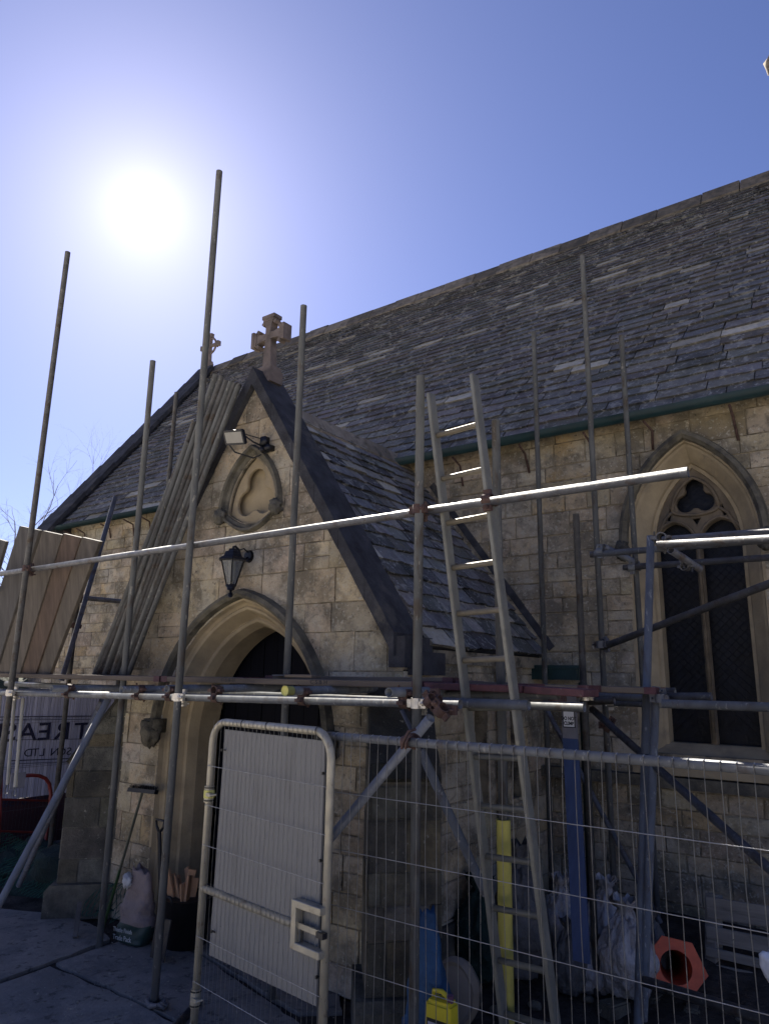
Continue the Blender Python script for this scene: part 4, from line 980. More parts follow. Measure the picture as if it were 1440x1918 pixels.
# hinge clamps with yellow tape, cable ties
for px, py, m_ in ((398, 1488, 'yellow'), (374, 1873, 'gate_tube')):
    z = gp(px, py).z; bm = bmesh.new(); band(bm, gP(gw, z), _z, .0225, .09, .007); box(bm, gP(gw-.03, z, -.02), (.05, .02, .02), m3); tube(bm, gP(gw-.055, z, -.035), gP(gw-.055, z, .01), .006, 8, False)
    h = finish(bm, 'hinge_clamp', 'gate_tube', gate)
    for dz in (-.036, .036): 
        bm = bmesh.new(); band(bm, gP(gw, z+dz), _z, .0300, .008, .002); finish(bm, 'strap', 'cable', h)
    if m_ == 'yellow': bm = bmesh.new(); band(bm, gP(gw, z), _z, .0300, .045, .002); finish(bm, 'tape', 'yellow', h)
for px in (457, 503, 597):
    s = (gp(px, 1362)-G0).dot(gd); bm = bmesh.new(); band(bm, gP(s, gz1), gd, .0222, .006, .002)
    polytube(bm, [gP(s, gz1-.022), gP(s-.012, gz1-.034), gP(s-.03, gz1-.038)], .0022, 5); finish(bm, 'cable_tie', 'cable', gate)
for px, py in ((416, 1405), (605, 1449), (600, 1613), (396, 1746), (593, 1832)):
    p = gp(px, py, -.024); s = (p-G0).dot(gd); bm = bmesh.new(); box(bm, gP(s, p.z, -.01), (.03, .008, .006), m3); box(bm, gP(s+.008, p.z, -.018), (.008, .012, .014), m3); finish(bm, 'cable_tie', 'cable', gate)

# ================================================================== LAMPS ON THE PORCH
lc = atY(437, 1060, 4.12); LX = lc.x; LY = 4.11
lan = thing('wall_lantern', 'black six sided coach lantern hanging on the porch wall above the doorway', 'lantern', (LX, YF, 2.77))
z0, z1 = atY(437, 1104, LY).z, atY(437, 1050, LY).z          # bottom cup, top rim
bm = bmesh.new()
def ring6(z, r, n=6): return [Vector((LX+r*math.cos(2*math.pi*i/n+.3), LY+r*math.sin(2*math.pi*i/n+.3), z)) for i in range(n)]
lo, hi = ring6(z0+.035, .042), ring6(z1, .105)
for i in range(6): tube(bm, lo[i], hi[i], .006, 6, False)
for rg, w in ((lo, .008), (hi, .009)):
    for i in range(6): tube(bm, rg[i], rg[(i+1) % 6], w, 6, False)
finish(bm, 'cage', 'black', lan)
bm = bmesh.new(); L6 = [ring6(z1+.002, .128), ring6(z1+.012, .125), ring6(z1+.035, .085), ring6(z1+.075, .07), ring6(z1+.08, .045), ring6(z1+.10, .04), ring6(z1+.105, .012), ring6(z1+.125, .010)]
vv = [[bm.verts.new(p) for p in r_] for r_ in L6]
for a, b in zip(vv[:-1], vv[1:]):
    for i in range(6): bm.faces.new([a[i], a[(i+1) % 6], b[(i+1) % 6], b[i]])
bm.faces.new(vv[0][::-1]); bm.faces.new(vv[-1]); finish(bm, 'hood', 'black', lan)
bm = bmesh.new()
for za, zb, ra, rb in ((z0+.035, z0+.01, .05, .03), (z0+.01, z0-.005, .034, .028), (z0-.005, z0-.03, .012, .010), (z0-.03, z0-.05, .020, .022), (z0-.05, z0-.065, .022, .010)): tube(bm, (LX, LY, za), (LX, LY, zb), ra, 10, False, rb)
finish(bm, 'finial', 'black', lan)
bm = bmesh.new()
for i in range(6):
    a, b, c, d = lo[i], lo[(i+1) % 6], hi[(i+1) % 6], hi[i]; bm.faces.new([bm.verts.new(p) for p in (a, b, c, d)])
finish(bm, 'pane', 'lampglass', lan)
bm = bmesh.new(); tube(bm, (LX, LY, z1), (LX, LY, z1-.05), .018, 10, False); tube(bm, (LX, LY, z1-.05), (LX, LY, z0+.07), .020, 10, False, .016); finish(bm, 'bulb', 'bulb', lan)
bm = bmesh.new(); tube(bm, (LX+.01, YF-.012, z1+.06), (LX+.01, YF-.035, z1+.06), .055, 16, False, .045); polytube(bm, [(LX+.01, YF-.03, z1+.05), (LX+.01, YF-.07, z1+.02), (LX+.005, YF-.11, z1+.05), (LX+.005, YF-.13, z1+.10), (LX, LY+.02, z1+.125), (LX, LY, z1+.115)], .010, 8)
polytube(bm, [(LX+.01, YF-.03, z1+.09), (LX+.01, YF-.08, z1+.12), (LX, YF-.12, z1+.10)], .006, 6); finish(bm, 'bracket', 'black', lan)
# floodlight: slim frame head tilted out on a yoke, sensor box
p = atY(448, 824, 4.05); fl = thing('floodlight', 'black rectangular floodlight on a yoke near the porch apex', 'floodlight', (p.x, YF, p.z-.1))
rot = Matrix.Rotation(R(8), 3, 'Y') @ Matrix.Rotation(R(28), 3, 'X')
c = Vector((atY(440, 819, 4.02).x, 4.02, atY(440, 819, 4.02).z))
bm = bmesh.new(); W, Hh = .23, .115
for dx, dz, sx, sz in ((0, Hh/2, W, .016), (0, -Hh/2, W, .016), (-W/2, 0, .016, Hh), (W/2, 0, .016, Hh)): box(bm, c+rot @ Vector((dx, 0, dz)), (sx, .03, sz), rot)
box(bm, c+rot @ Vector((0, .02, 0)), (W, .008, Hh), rot)
for k in range(7): box(bm, c+rot @ Vector((-.075+k*.025, .032, 0)), (.004, .018, Hh*.7), rot)
finish(bm, 'housing', 'black', fl)
bm = bmesh.new(); box(bm, c+rot @ Vector((0, -.012, 0)), (W-.02, .004, Hh-.02), rot); finish(bm, 'lens', mat('floodlight_lens', (.26, .25, .22), .4, var=.1, bump=0), fl)
bm = bmesh.new(); q = c+Vector((.10, .05, -.02)); polytube(bm, [c+Vector((-.11, 0, -.01)), c+Vector((-.10, .10, -.09)), c+Vector((.03, .20, -.14)), c+Vector((.14, .24, -.10)), Vector((p.x+.16, YF-.03, p.z-.06))], .007, 6)
polytube(bm, [c+Vector((.11, 0, .0)), c+Vector((.13, .10, -.04)), Vector((p.x+.16, YF-.03, p.z-.06))], .007, 6); finish(bm, 'yoke', 'black', fl)
bm = bmesh.new(); s = Vector((p.x+.15, YF-.05, p.z-.05)); box(bm, s, (.10, .09, .045)); box(bm, s+Vector((-.01, -.03, .06)), (.06, .06, .07)); blob(bm, s+Vector((-.02, -.05, -.02)), (.022, .022, .022), 3, .05, 2, 2); finish(bm, 'sensor_box', 'black', fl)
bm = bmesh.new(); polytube(bm, [s+Vector((-.02, 0, .08)), s+Vector((-.06, .02, .13)), s+Vector((-.12, .03, .12)), c+Vector((.02, .05, .05))], .0045, 6); finish(bm, 'cable', 'cable', fl)

# ================================================================== THINGS ON THE GROUND, LEFT
def gnd(px, py, z=.014): return atZ(px, py, z)
# broom upside down against the buttress
a = gnd(193, 1742); a = Vector((a.x, a.y, .02)); b = atY(267, 1484, 4.22); br = thing('broom', 'upturned broom with a green handle leaning on the porch wall left of the doorway', 'broom', a)
bm = bmesh.new(); mid = a.lerp(b, .42); tube(bm, a, mid, .0125, 10, False); finish(bm, 'handle', 'green_pole', br)
bm = bmesh.new(); tube(bm, mid, b, .0115, 10, False); finish(bm, 'shaft', mat('grey_green_shaft', (.09, .10, .08), .6, bump=.1), br)
hd = Vector((1, .1, .02)).normalized(); up_ = (b-a).normalized(); m3 = Matrix((hd, up_.cross(hd), up_)).transposed()
bm = bmesh.new(); box(bm, b+up_*.012, (.34, .045, .035), m3); finish(bm, 'head', 'black', br)
bm = bmesh.new(); rr = random.Random(8)
for i in range(150):
    q = b+up_*.03+hd*rr.uniform(-.165, .165)+up_.cross(hd)*rr.uniform(-.02, .02); wire_bm(bm, q, q+up_*rr.uniform(.015, .03)+hd*rr.uniform(-.02, .02), .0022)
finish(bm, 'bristles', 'black', br)
# spade with a D handle
a = gnd(296, 1800); b = atY(299, 1560, 4.18); sp = thing('spade', 'black shafted spade with a D handle leaning beside the doorway', 'spade', a)
bm = bmesh.new(); tube(bm, a+_z*.28, b, .017, 10, False); finish(bm, 'shaft', 'black', sp)
bm = bmesh.new(); polytube(bm, [b, b+Vector((-.045, 0, .05)), b+Vector((-.055, 0, .10)), b+Vector((.055, 0, .10)), b+Vector((.045, 0, .05)), b], .011, 8); finish(bm, 'handle', 'black', sp)
bm = bmesh.new(); box(bm, a+Vector((0, .01, .15)), (.17, .01, .28), Matrix.Rotation(R(-8), 3, 'X')); bmesh.ops.bevel(bm, geom=bm.edges[:], offset=.004, segments=1, affect='EDGES'); finish(bm, 'blade', 'black', sp)
# plaster sack
def sack_bm(bm, c, w, d, h, neck, seed, topw=.55, n=22, m=26, lean=0, crush=.016):
    rings = []
    for j in range(m+1):
        t = j/m; f = 1-(1-topw)*max(0, (t-.35)/.65)**1.3; f *= (.86+.14*min(1, t/.10)); ring = []
        for i in range(n):
            a_ = 2*math.pi*i/n; ca, sa = math.cos(a_), math.sin(a_); ex = 2/2.8
            x = math.copysign(abs(ca)**ex, ca)*w/2*f; y = math.copysign(abs(sa)**ex, sa)*d/2*f*(1-.35*t)
            k = noise.noise(Vector((x*7+seed, y*7, t*6)))*crush*2+noise.noise(Vector((x*18+seed, y*18, t*14)))*crush
            ring.append(bm.verts.new(Vector((c[0]+x*(1+k*4)+lean*t, c[1]+y*(1+k*5), c[2]+h*t+(noise.noise(Vector((a_*1.5, seed, 2)))*.05 if j == m else 0)+k*.3))))
        rings.append(ring)
    for a_, b_ in zip(rings[:-1], rings[1:]):
        for i in range(n): bm.faces.new([a_[i], a_[(i+1) % n], b_[(i+1) % n], b_[i]]).smooth = True
    bm.faces.new(rings[0][::-1]); c0 = bm.verts.new(sum((v.co for v in rings[-1]), Vector())/n-_z*.05)
    for i in range(n): bm.faces.new([rings[-1][i], rings[-1][(i+1) % n], c0]).smooth = True
    return rings
p = gnd(235, 1768); sk = thing('plaster_sack', 'crumpled grey paper sack with a dark green printed band, standing open by the porch wall', 'sack', p)
bm = bmesh.new(); rg = sack_bm(bm, (p.x, p.y+.08, .014), .36, .20, .54, .2, 3, .55, lean=.03, crush=.028)
for f in bm.faces: f.material_index = 1 if f.calc_center_median().z < .155 else 0
finish(bm, 'paper_body', ['sack', 'sackgreen'], sk)
yb = p.y-.036
def onsack(s, x, z, size, tilt):
    mm = Matrix.Rotation(R(tilt), 3, 'Y'); return text_mesh(s, size, lambda u, v_, w: Vector((x, yb-w, z))+mm @ Vector((u, 0, v_)), .002)
for s, z, sz in (('Thistle Finish', .118, .046), ('Trade Pack', .062, .052)):
    finish(onsack(s, p.x+.0, z, sz, -4), 'printed_words', mat('sack_print', (.42, .44, .44), .6, bump=0) if 'sack_print' not in bpy.data.materials else bpy.data.materials['sack_print'], sk)
bm = bmesh.new(); blob(bm, (p.x-.07, p.y+.02, .46), (.045, .03, .055), 5, .6, 4, 3); finish(bm, 'torn_flap', mat('white_paper_tear', (.5, .5, .5), .7, bump=.4), sk)
# black bucket of kindling
p = gnd(346, 1768); bk = thing('bucket', 'black rubber trug of split kindling standing in the doorway', 'bucket', p)
bm = bmesh.new(); tube(bm, p, p+_z*.34, .165, 28, False, .205); tube(bm, p+_z*.34, p+_z*.355, .214, 28, True, .214); finish(bm, 'tub', 'darkplastic', bk)
for sx in (-1, 1):
    bm = bmesh.new(); polytube(bm, [p+Vector((-.07, -.205*1, .34)), p+Vector((-.05, -.215, .39)), p+Vector((.05, -.215, .39)), p+Vector((.07, -.205, .34))] if sx < 0 else [p+Vector((-.07, .205, .34)), p+Vector((-.05, .215, .39)), p+Vector((.05, .215, .39)), p+Vector((.07, .205, .34))], .011, 8); finish(bm, 'handle', 'darkplastic', bk)
rr = random.Random(11)
for i in range(12):
    a = p+Vector((rr.uniform(-.11, .13), rr.uniform(-.10, .10), .22)); d = Vector((-.35-.35*rr.random()+i*.05, rr.uniform(-.15, .15), .8)).normalized(); L = rr.uniform(.26, .36)
    bm = bmesh.new(); box(bm, a+d*L/2, (rr.uniform(.05, .085), rr.uniform(.015, .025), L), d.to_track_quat('Z', 'X').to_matrix()); bmesh.ops.bevel(bm, geom=bm.edges[:], offset=.003, segments=1, affect='EDGES')
    tag(finish(bm, 'kindling_stick', 'firewood'), 'stick of split pale kindling standing in the black trug', 'kindling', 'kindling sticks in the black trug')
# rag wrapped at the foot of the tall standard
p = atZ(292, 1896, .03); bm = bmesh.new()
for i in range(7):
    a0 = i*.9; polytube(bm, [(XB+.05*math.cos(a0+t)*1.2+.02*t, SY+.05*math.sin(a0+t), .02+.035*abs(math.sin(t*2+i))) for t in (0, .5, 1, 1.5, 2, 2.6)], .012, 6)
tag(finish(bm, 'rope_coil', mat('dirty_rope', (.16, .15, .15), .9, bump=.5)), 'grey rope tangled round the foot of the tallest scaffold standard', 'rope')
bm = bmesh.new(); tube(bm, atZ(372, 1876, .03), atZ(318, 1935, .03), .0242, 14, True); tag(finish(bm, 'scaffold_tube', 'steel_dull'), 'short scaffold tube lying on the paving at the hinge side of the gate', 'scaffold tube')
# wooden stake against the left buttress foot
a = gnd(141, 1758); b = atY(150, 1692, a.y+.12); bm = bmesh.new(); box(bm, (a+b)/2, (.05, .035, (b-a).length), (b-a).to_track_quat('Z', 'X').to_matrix()); tag(finish(bm, 'wooden_stake', 'bark'), 'short dark wooden stake leaning on the left buttress plinth', 'stake')

# ================================================================== LEFT RETURN: FENCE WITH BANNER, RODS, SACK TRUCK, NETTING
BX = -9.0
y0, y1 = 3.6, 6.5; ztop = 1.86
bf = thing('fence_panel', 'wire mesh site fence panel left of the porch carrying a white and red banner', 'fence', (BX, (y0+y1)/2, -.1))
for (a, b) in (((BX, y0, ztop+.03), (BX, y1, ztop+.03)), ((BX, y0, -.1), (BX, y0, ztop+.03)), ((BX, y1, -.1), (BX, y1, ztop+.03)), ((BX, y0, .05), (BX, y1, .05))):
    bm = bmesh.new(); tube(bm, a, b, .0205, 12, False); finish(bm, 'frame_tube', 'steel_dull', bf)
bm = bmesh.new(); y = y0+.04
while y < y1: wire_bm(bm, (BX+.02, y, .05), (BX+.02, y+rnd.uniform(-.01, .01), ztop+.03), .002); y += .045
for z in (1.55, 1.5, 1.0, .98, .5, .2): wire_bm(bm, (BX+.023, y0, z), (BX+.023, y1, z), .002)
finish(bm, 'wire_mesh', mat('dark_wire', (.06, .06, .075), .5, metal=.3, bump=0), bf)
bn = thing('banner', 'white company banner seen from behind, mirrored navy lettering above a dark red skirt', 'banner', (BX, 5.0, .1))
bm = bmesh.new(); n = 150; rows = []
for z in (.62, .8, 1.0, 1.2, 1.4, 1.6, 1.84):
    rows.append([bm.verts.new((BX-.03+.012*noise.noise(Vector((i*.55, z*.8, 1)))+.02*noise.noise(Vector((i*.09, z, 5))), y0+.05+(y1-y0-.1)*i/n, z-(.02*math.sin(i*.06) if z > 1.8 else 0))) for i in range(n+1)])
for a, b in zip(rows[:-1], rows[1:]):
    for i in range(n): bm.faces.new([a[i], a[i+1], b[i+1], b[i]]).smooth = True
finish(bm, 'white_sheet', 'banner', bn)
bm = bmesh.new(); rows = []
for z in (.05, .3, .618):
    rows.append([bm.verts.new((BX-.03+.03*noise.noise(Vector((i*.2, z, 8))), y0+.05+(y1-y0-.1)*i/40, z)) for i in range(41)])
for a, b in zip(rows[:-1], rows[1:]):
    for i in range(40): bm.faces.new([a[i], a[i+1], b[i+1], b[i]]).smooth = True
finish(bm, 'red_skirt', 'redbanner', bn)
def btext(s, px, py, size, sx=1.0, bold=0.0):
    p = atX(px, py, BX+.004)
    bm = text_mesh(s, size, lambda u, v_, w: Vector((BX-.012+w, p.y+u, p.z+v_)), .002, mirror=True, sx=sx, bold=bold); return finish(bm, 'lettering', 'bannertext', bn)
def letters(s, pxs, py, size, sx=1.0, bold=0):
    for ch, x, y in zip(s, pxs, py): btext(ch, x, y, size, sx, bold)
letters('TREASU', (155, 119, 86, 53, 20, -13), (1371, 1371, 1372, 1373, 1374, 1375), .30, 1.25, .002)
# serifs are thin bars at the heads and feet of the capitals
letters('&SONLTD', (148, 131, 117, 104, 81, 68, 55), (1408, 1408, 1409, 1409, 1410, 1410, 1411), .13, 1.2)
btext('Tel: 01584 8', 36, 1503, .115, 1.35)
for (pa, pb, w) in (((0, 1343), (185, 1341), .010), ((0, 1349), (185, 1347), .006), ((0, 1386), (165, 1384), .006), ((20, 1425), (150, 1420), .010), ((20, 1431), (150, 1426), .006)):
    a = atX(*pa, BX-.010); b = atX(*pb, BX-.010); bm = bmesh.new(); box(bm, (a+b)/2, (.003, (b-a).length, w), Matrix.Rotation(math.atan2(b.z-a.z, b.y-a.y), 3, 'X')); finish(bm, 'printed_line', 'bannertext', bn)
# cream rods with hooks hanging from the ledger
for k, (px, pt, pbx, pb) in enumerate(((3, 1290, -14, 1470), (28, 1306, 15, 1470), (44, 1308, 29, 1474))):
    a = atY(px, pt, 3.52); b = atY(pbx, pb, 3.52)
    r = thing('hanging_rod', ('cream coated rod with a wire hook, cut by the left picture edge under the platform', 'cream coated hooked rod hanging just right of the tall left standard', 'cream coated hooked rod hanging farthest right, beside the banner')[k], 'rod', b, 'hooked rods hanging from the scaffold')
    bm = bmesh.new(); tube(bm, a, b, .015, 12, False); finish(bm, 'rod', 'cream', r)
    for e in (-1, 1):
        bm = bmesh.new(); polytube(bm, [b+Vector((e*.008, 0, .02)), b+Vector((e*.018, 0, -.02)), b+Vector((e*.030, 0, -.05)), b+Vector((e*.022, 0, -.075)), b+Vector((e*.006, 0, -.07))], .0045, 6); finish(bm, 'hook', 'steel', r)
# red sack truck
p = atX(80, 1600, -8.0); tr = thing('sack_truck', 'red tubular sack truck standing in front of the banner', 'sack truck', (p.x, p.y, -.1))
P = lambda x, y: atX(x, y, -8.0)
bm = bmesh.new(); polytube(bm, [P(42, 1453), P(60, 1452), P(74, 1453), P(86, 1458), P(93, 1468), P(96, 1485), P(94, 1510), P(90, 1545), P(86, 1575), P(78, 1594), P(66, 1603)], .020, 10); finish(bm, 'frame', 'redmetal', tr)
bm = bmesh.new(); polytube(bm, [P(42, 1453)+Vector((-.25, -.1, 0)), P(40, 1520)+Vector((-.25, -.1, 0)), P(36, 1600)+Vector((-.25, -.1, 0))], .020, 10); finish(bm, 'frame', 'redmetal', tr)
for q in ((1500), (1560)): bm = bmesh.new(); tube(bm, P(93, q), P(40, q)+Vector((-.25, -.1, 0)), .012, 8, False); finish(bm, 'cross_bar', 'redmetal', tr)
c = P(72, 1598); bm = bmesh.new(); tube(bm, c+Vector((.03, 0, 0)), c-Vector((.03, 0, 0)), .12, 20, True); wh_ = finish(bm, 'wheel', 'darkplastic', tr)
bm = bmesh.new(); tube(bm, c+Vector((.034, 0, 0)), c-Vector((.034, 0, 0)), .05, 14, False); finish(bm, 'hub', 'cream', wh_)
p = atX(34, 1462, -7.95); bm = bmesh.new(); box(bm, p, (.01, .16, .16)); pl_ = tag(finish(bm, 'sign_plate', mat('grey_tag', (.26, .26, .30), .6, bump=.1)), 'small grey plate tied to the fence beside the red sack truck', 'sign plate')
# heap of green debris netting and dark sheeting
bm = bmesh.new()
c = atZ(70, 1690, 0); 
nt_ = thing('debris_netting', 'heaped dark green debris netting between the banner and the left buttress', 'netting', (c.x, c.y, 0))
blob(bm, (c.x+.1, c.y+.55, .0), (1.05, .55, .42), 4, .45, 2.2, 4, .05); blob(bm, (c.x-.9, c.y+.6, -.05), (.9, .6, .34), 9, .45, 2.5, 4, .05); blob(bm, (c.x+.55, c.y+.75, .1), (.5, .45, .62), 2, .4, 2.5, 4, .05)
finish(bm, 'sheeting', 'netbag', nt_)
bm = bmesh.new(); rr = random.Random(6)
def netpt(u, v_):
    x = c.x-1.6+u*2.9; z = .06+v_*(.30+.55*max(0, u-.45)); y = c.y-.05+.42*v_+.10*noise.noise(Vector((u*5, v_*4, 0))); return Vector((x, y, z+.06*noise.noise(Vector((u*7, v_*5, 4)))))
NU, NV = 46, 12
for i in range(NU):
    for j in range(NV):
        a = netpt(i/NU+(j % 2)*.5/NU, j/NV); 
        if rr.random() < .92: wire_bm(bm, a, netpt((i+.5)/NU+(j % 2)*.5/NU, (j+1)/NV), .0028)
        if rr.random() < .92: wire_bm(bm, a, netpt((i-.5)/NU+(j % 2)*.5/NU, (j+1)/NV), .0028)
finish(bm, 'net', 'net', nt_)

# ================================================================== THINGS ON THE GROUND, RIGHT
def rubble(px, py, w, h, d, seed, label, m='rubble', zb=0.0, Y=None, squ=.7, name='rubble_sack'):
    p = atZ(px, py, zb) if Y is None else Vector((atY(px, py, Y).x, Y, zb))
    bm = bmesh.new(); m0 = 0; bmesh.ops.create_icosphere(bm, subdivisions=5, radius=1)
    for v in bm.verts:
        q = v.co.normalized(); tz = (q.z+1)/2; neck = 1-.45*max(0, tz-.55)/.45
        fold = .06*math.sin(math.atan2(q.y, q.x)*9+seed+2*noise.noise(q*2))*max(0, tz-.3)
        k = 1+.16*noise.noise(q*2.2+Vector((seed, 0, 0)))+.085*noise.noise(q*6+Vector((0, seed, 0)))+.035*noise.noise(q*15+Vector((0, 0, seed)))+fold
        z = q.z*h/2*k+h*.46; 
        if z < .01: z = .01+(z)*.03
        v.co = Vector((p.x+q.x*w/2*k*neck, p.y+q.y*d/2*k*neck, zb+z))
    # gathered, torn mouth
    n = 26; tp_ = zb+h*.93; ringA = []; 
    for j, (rf, dz) in enumerate(((.30, -.03), (.20, .03), (.34, .08), (.46, .13))):
        ringA.append([bm.verts.new((p.x+math.cos(2*math.pi*i/n)*w*.5*rf*(1+.35*math.sin(i*2.1+seed)), p.y+math.sin(2*math.pi*i/n)*d*.5*rf*(1+.3*math.cos(i*1.7+seed)), tp_+dz*h*1.3+(.05*h*math.sin(i*2.9+seed) if j > 1 else 0))) for i in range(n)])
    for a_, b_ in zip(ringA[:-1], ringA[1:]):
        for i in range(n): bm.faces.new([a_[i], a_[(i+1) % n], b_[(i+1) % n], b_[i]])
    for f in bm.faces: f.smooth = True
    return tag(finish(bm, name, m), label, 'rubble sack', 'rubble sacks heaped behind the fence')
rubble(1178, 1868, .38, .54, .34, 1.3, 'tall shiny clear plastic rubble sack, right of the two grey standards', zb=.10)
rubble(1112, 1862, .30, .34, .28, 4.1, 'small pinkish clear rubble sack in front of the others, at the blue guard foot', 'pinkbag' if 'pinkbag' in MAT else 'rubble', zb=.03)
rubble(1140, 1800, .36, .50, .34, 7.7, 'clear rubble sack at the back, behind the shiny tall one', zb=.16)
rubble(1055, 1800, .34, .52, .32, 9.2, 'greyish clear rubble sack between the ladder and the blue guard', zb=.14)
rubble(1070, 1862, .26, .42, .26, 12.5, 'dull limp rubble sack at the foot of the ladder side of the blue guard', 'dirtybag', zb=.03)
rubble(975, 1830, .42, .80, .34, 15.1, 'dark dusty plastic sack behind the yellow sleeve', 'dirtybag', zb=.08)
rubble(900, 1835, .42, .62, .36, 18.3, 'blackish plastic sack against the porch side wall, left of the ladder', 'netbag', zb=.04)
rubble(1225, 1840, .22, .42, .25, 21.0, 'grey sack half hidden behind the leaning scaffold standard', 'dirtybag', zb=.08)
# blue woven bag
p = atY(800, 1862, 3.72); bm = bmesh.new(); sack_bm(bm, (p.x, p.y+.03, .0), .27, .20, .84, .2, 8, .38, lean=-.03, crush=.038); tag(finish(bm, 'blue_bag', 'bluebag'), 'tall blue woven bag standing behind the scaffold standard in front of the porch buttress', 'bag')
# yellow jerrycan
p = atY(820, 1862, 3.62); jz = p.z; jc = thing('jerrycan', 'yellow plastic can with a printed white label at the bottom of the fence', 'can', (p.x, 3.62, jz-.36))
bm = bmesh.new(); box(bm, (p.x, 3.66, jz-.19), (.155, .11, .31)); bmesh.ops.bevel(bm, geom=bm.edges[:], offset=.018, segments=3, affect='EDGES'); finish(bm, 'body', mat('yellow_can', (.62, .50, .03), .45, var=.12, bump=.1), jc, smooth=False)
bm = bmesh.new(); polytube(bm, [(p.x-.05, 3.66, jz-.045), (p.x-.05, 3.66, jz-.005), (p.x+.0, 3.66, jz+.0), (p.x+.03, 3.66, jz-.015), (p.x+.04, 3.66, jz-.045)], .013, 8); finish(bm, 'handle', mat('yellow_can_handle', (.55, .45, .03), .45, bump=.1), jc)
bm = bmesh.new(); tube(bm, (p.x+.05, 3.66, jz-.04), (p.x+.05, 3.66, jz-.005), .018, 14, False); finish(bm, 'cap', mat('mauve_cap', (.16, .08, .16), .5, bump=0), jc)
bm = bmesh.new(); box(bm, (p.x+.004, 3.6035, jz-.20), (.125, .003, .17)); lb = finish(bm, 'label', 'ink', jc)
bm = bmesh.new(); box(bm, (p.x+.004, 3.6010, jz-.205), (.108, .003, .15)); finish(bm, 'label_paper', mat('label_grey_white', (.5, .48, .52), .6, bump=0), lb)
bm = bmesh.new(); rr = random.Random(3)
for r_ in range(9):
    x = p.x-.045; z = jz-.145-r_*.014
    while x < p.x+.045: w = rr.uniform(.004, .016); box(bm, (x+w/2, 3.5990, z), (w, .001, .0045)); x += w+.004
finish(bm, 'small_print', 'ink', lb)
# grey felt disc, cut offs
p = atY(852, 1860, 3.95); bm = bmesh.new(); n = 26; pr = []
for j, (yy, rf) in enumerate(((-.03, .80), (-.045, .95), (0, 1.05), (.04, .95))):
    pr.append([bm.verts.new((p.x+math.cos(2*math.pi*i/n)*.145*rf*(1+.05*math.sin(i*1.3)), 3.95+yy+.03*math.sin(2*math.pi*i/n), p.z+math.sin(2*math.pi*i/n)*.17*rf)) for i in range(n)])
for a_, b_ in zip(pr[:-1], pr[1:]):
    for i in range(n): bm.faces.new([a_[i], a_[(i+1) % n], b_[(i+1) % n], b_[i]])
bm.faces.new(pr[0]); bm.faces.new(pr[-1][::-1]); tag(finish(bm, 'stone_disc', mat('dusty_disc', (.20, .175, .15), .9, var=.15, bump=.3)), 'dusty grey round flat stone propped beside the yellow can', 'stone disc')
# danger guard board hanging on the scaffold
TP = atY(1049, 1292, 5.15); TQ = atY(1076, 1292, 5.15); BL = atY(1073, 1808, 4.70); BR = atY(1103, 1797, 4.70); BL.z = BR.z = (BL.z+BR.z)/2; TQ.z = TP.z
dg_ = thing('ladder_guard', 'narrow ladder guard board, grey above and blue below, with a danger notice', 'guard board', ((BL+BR)/2))
ux = (TQ-TP).normalized(); dn = ((BL+BR)/2-(TP+TQ)/2); k = .205; nrm_ = ux.cross(dn.normalized()); nrm_ = nrm_ if nrm_.y < 0 else -nrm_
for nm_, a, b, m in (('upper_face', 0, k, 'grey_paint'), ('lower_face', k, 1, 'blue_paint')):
    q = [TP.lerp(BL, a), TQ.lerp(BR, a), TQ.lerp(BR, b), TP.lerp(BL, b)]; bm = bmesh.new(); f = [bm.verts.new(v_) for v_ in q]; g = [bm.verts.new(v_-nrm_*.02) for v_ in q]
    bm.faces.new(f); bm.faces.new(g[::-1]); [bm.faces.new([f[i], f[(i+1) % 4], g[(i+1) % 4], g[i]]) for i in range(4)]
    bmesh.ops.recalc_face_normals(bm, faces=bm.faces); finish(bm, nm_, m, dg_)
bm = bmesh.new(); mid = (TP+TQ)/2; W_ = (TQ-TP).length
arc = [mid+nrm_*(.0-.045*(1-math.cos(t)))+_z*.035*math.sin(t) for t in [i*math.pi/6 for i in range(7)]]+[mid-nrm_*.09-_z*.08]
ra = [[bm.verts.new(q+ux*s) for s in (-W_/2, W_/2)] for q in arc]
for a_, b_ in zip(ra[:-1], ra[1:]): bm.faces.new([a_[0], a_[1], b_[1], b_[0]])
finish(bm, 'hook_plate', 'grey_paint', dg_)
md = dn.normalized(); c = (TP+TQ)/2+md*(dn.length*.112)+nrm_*.003; vz = -md
m3 = Matrix((ux, nrm_, vz)).transposed(); Ws = W_*.82; Hs = dn.length*.098
bm = bmesh.new(); box(bm, c, (Ws, .003, Hs), m3); sg = tag(finish(bm, 'danger_notice', 'ink', dg_), 'white danger notice with black lettering')
bm = bmesh.new(); box(bm, c+nrm_*.002, (Ws*.86, .003, Hs*.92), m3); finish(bm, 'notice_face', 'white', sg)
for s, dz, sz in (('DANGER', .30, .21), ('DO NOT', -.12, .21), ('CLIMB', -.33, .21)):
    bm = text_mesh(s, Hs*sz, lambda u, v_, w: c+nrm_*(.0038+w)+ux*u+vz*(v_+dz*Hs), .001, sx=.78, bold=.0012); finish(bm, 'notice_words', 'ink', sg)
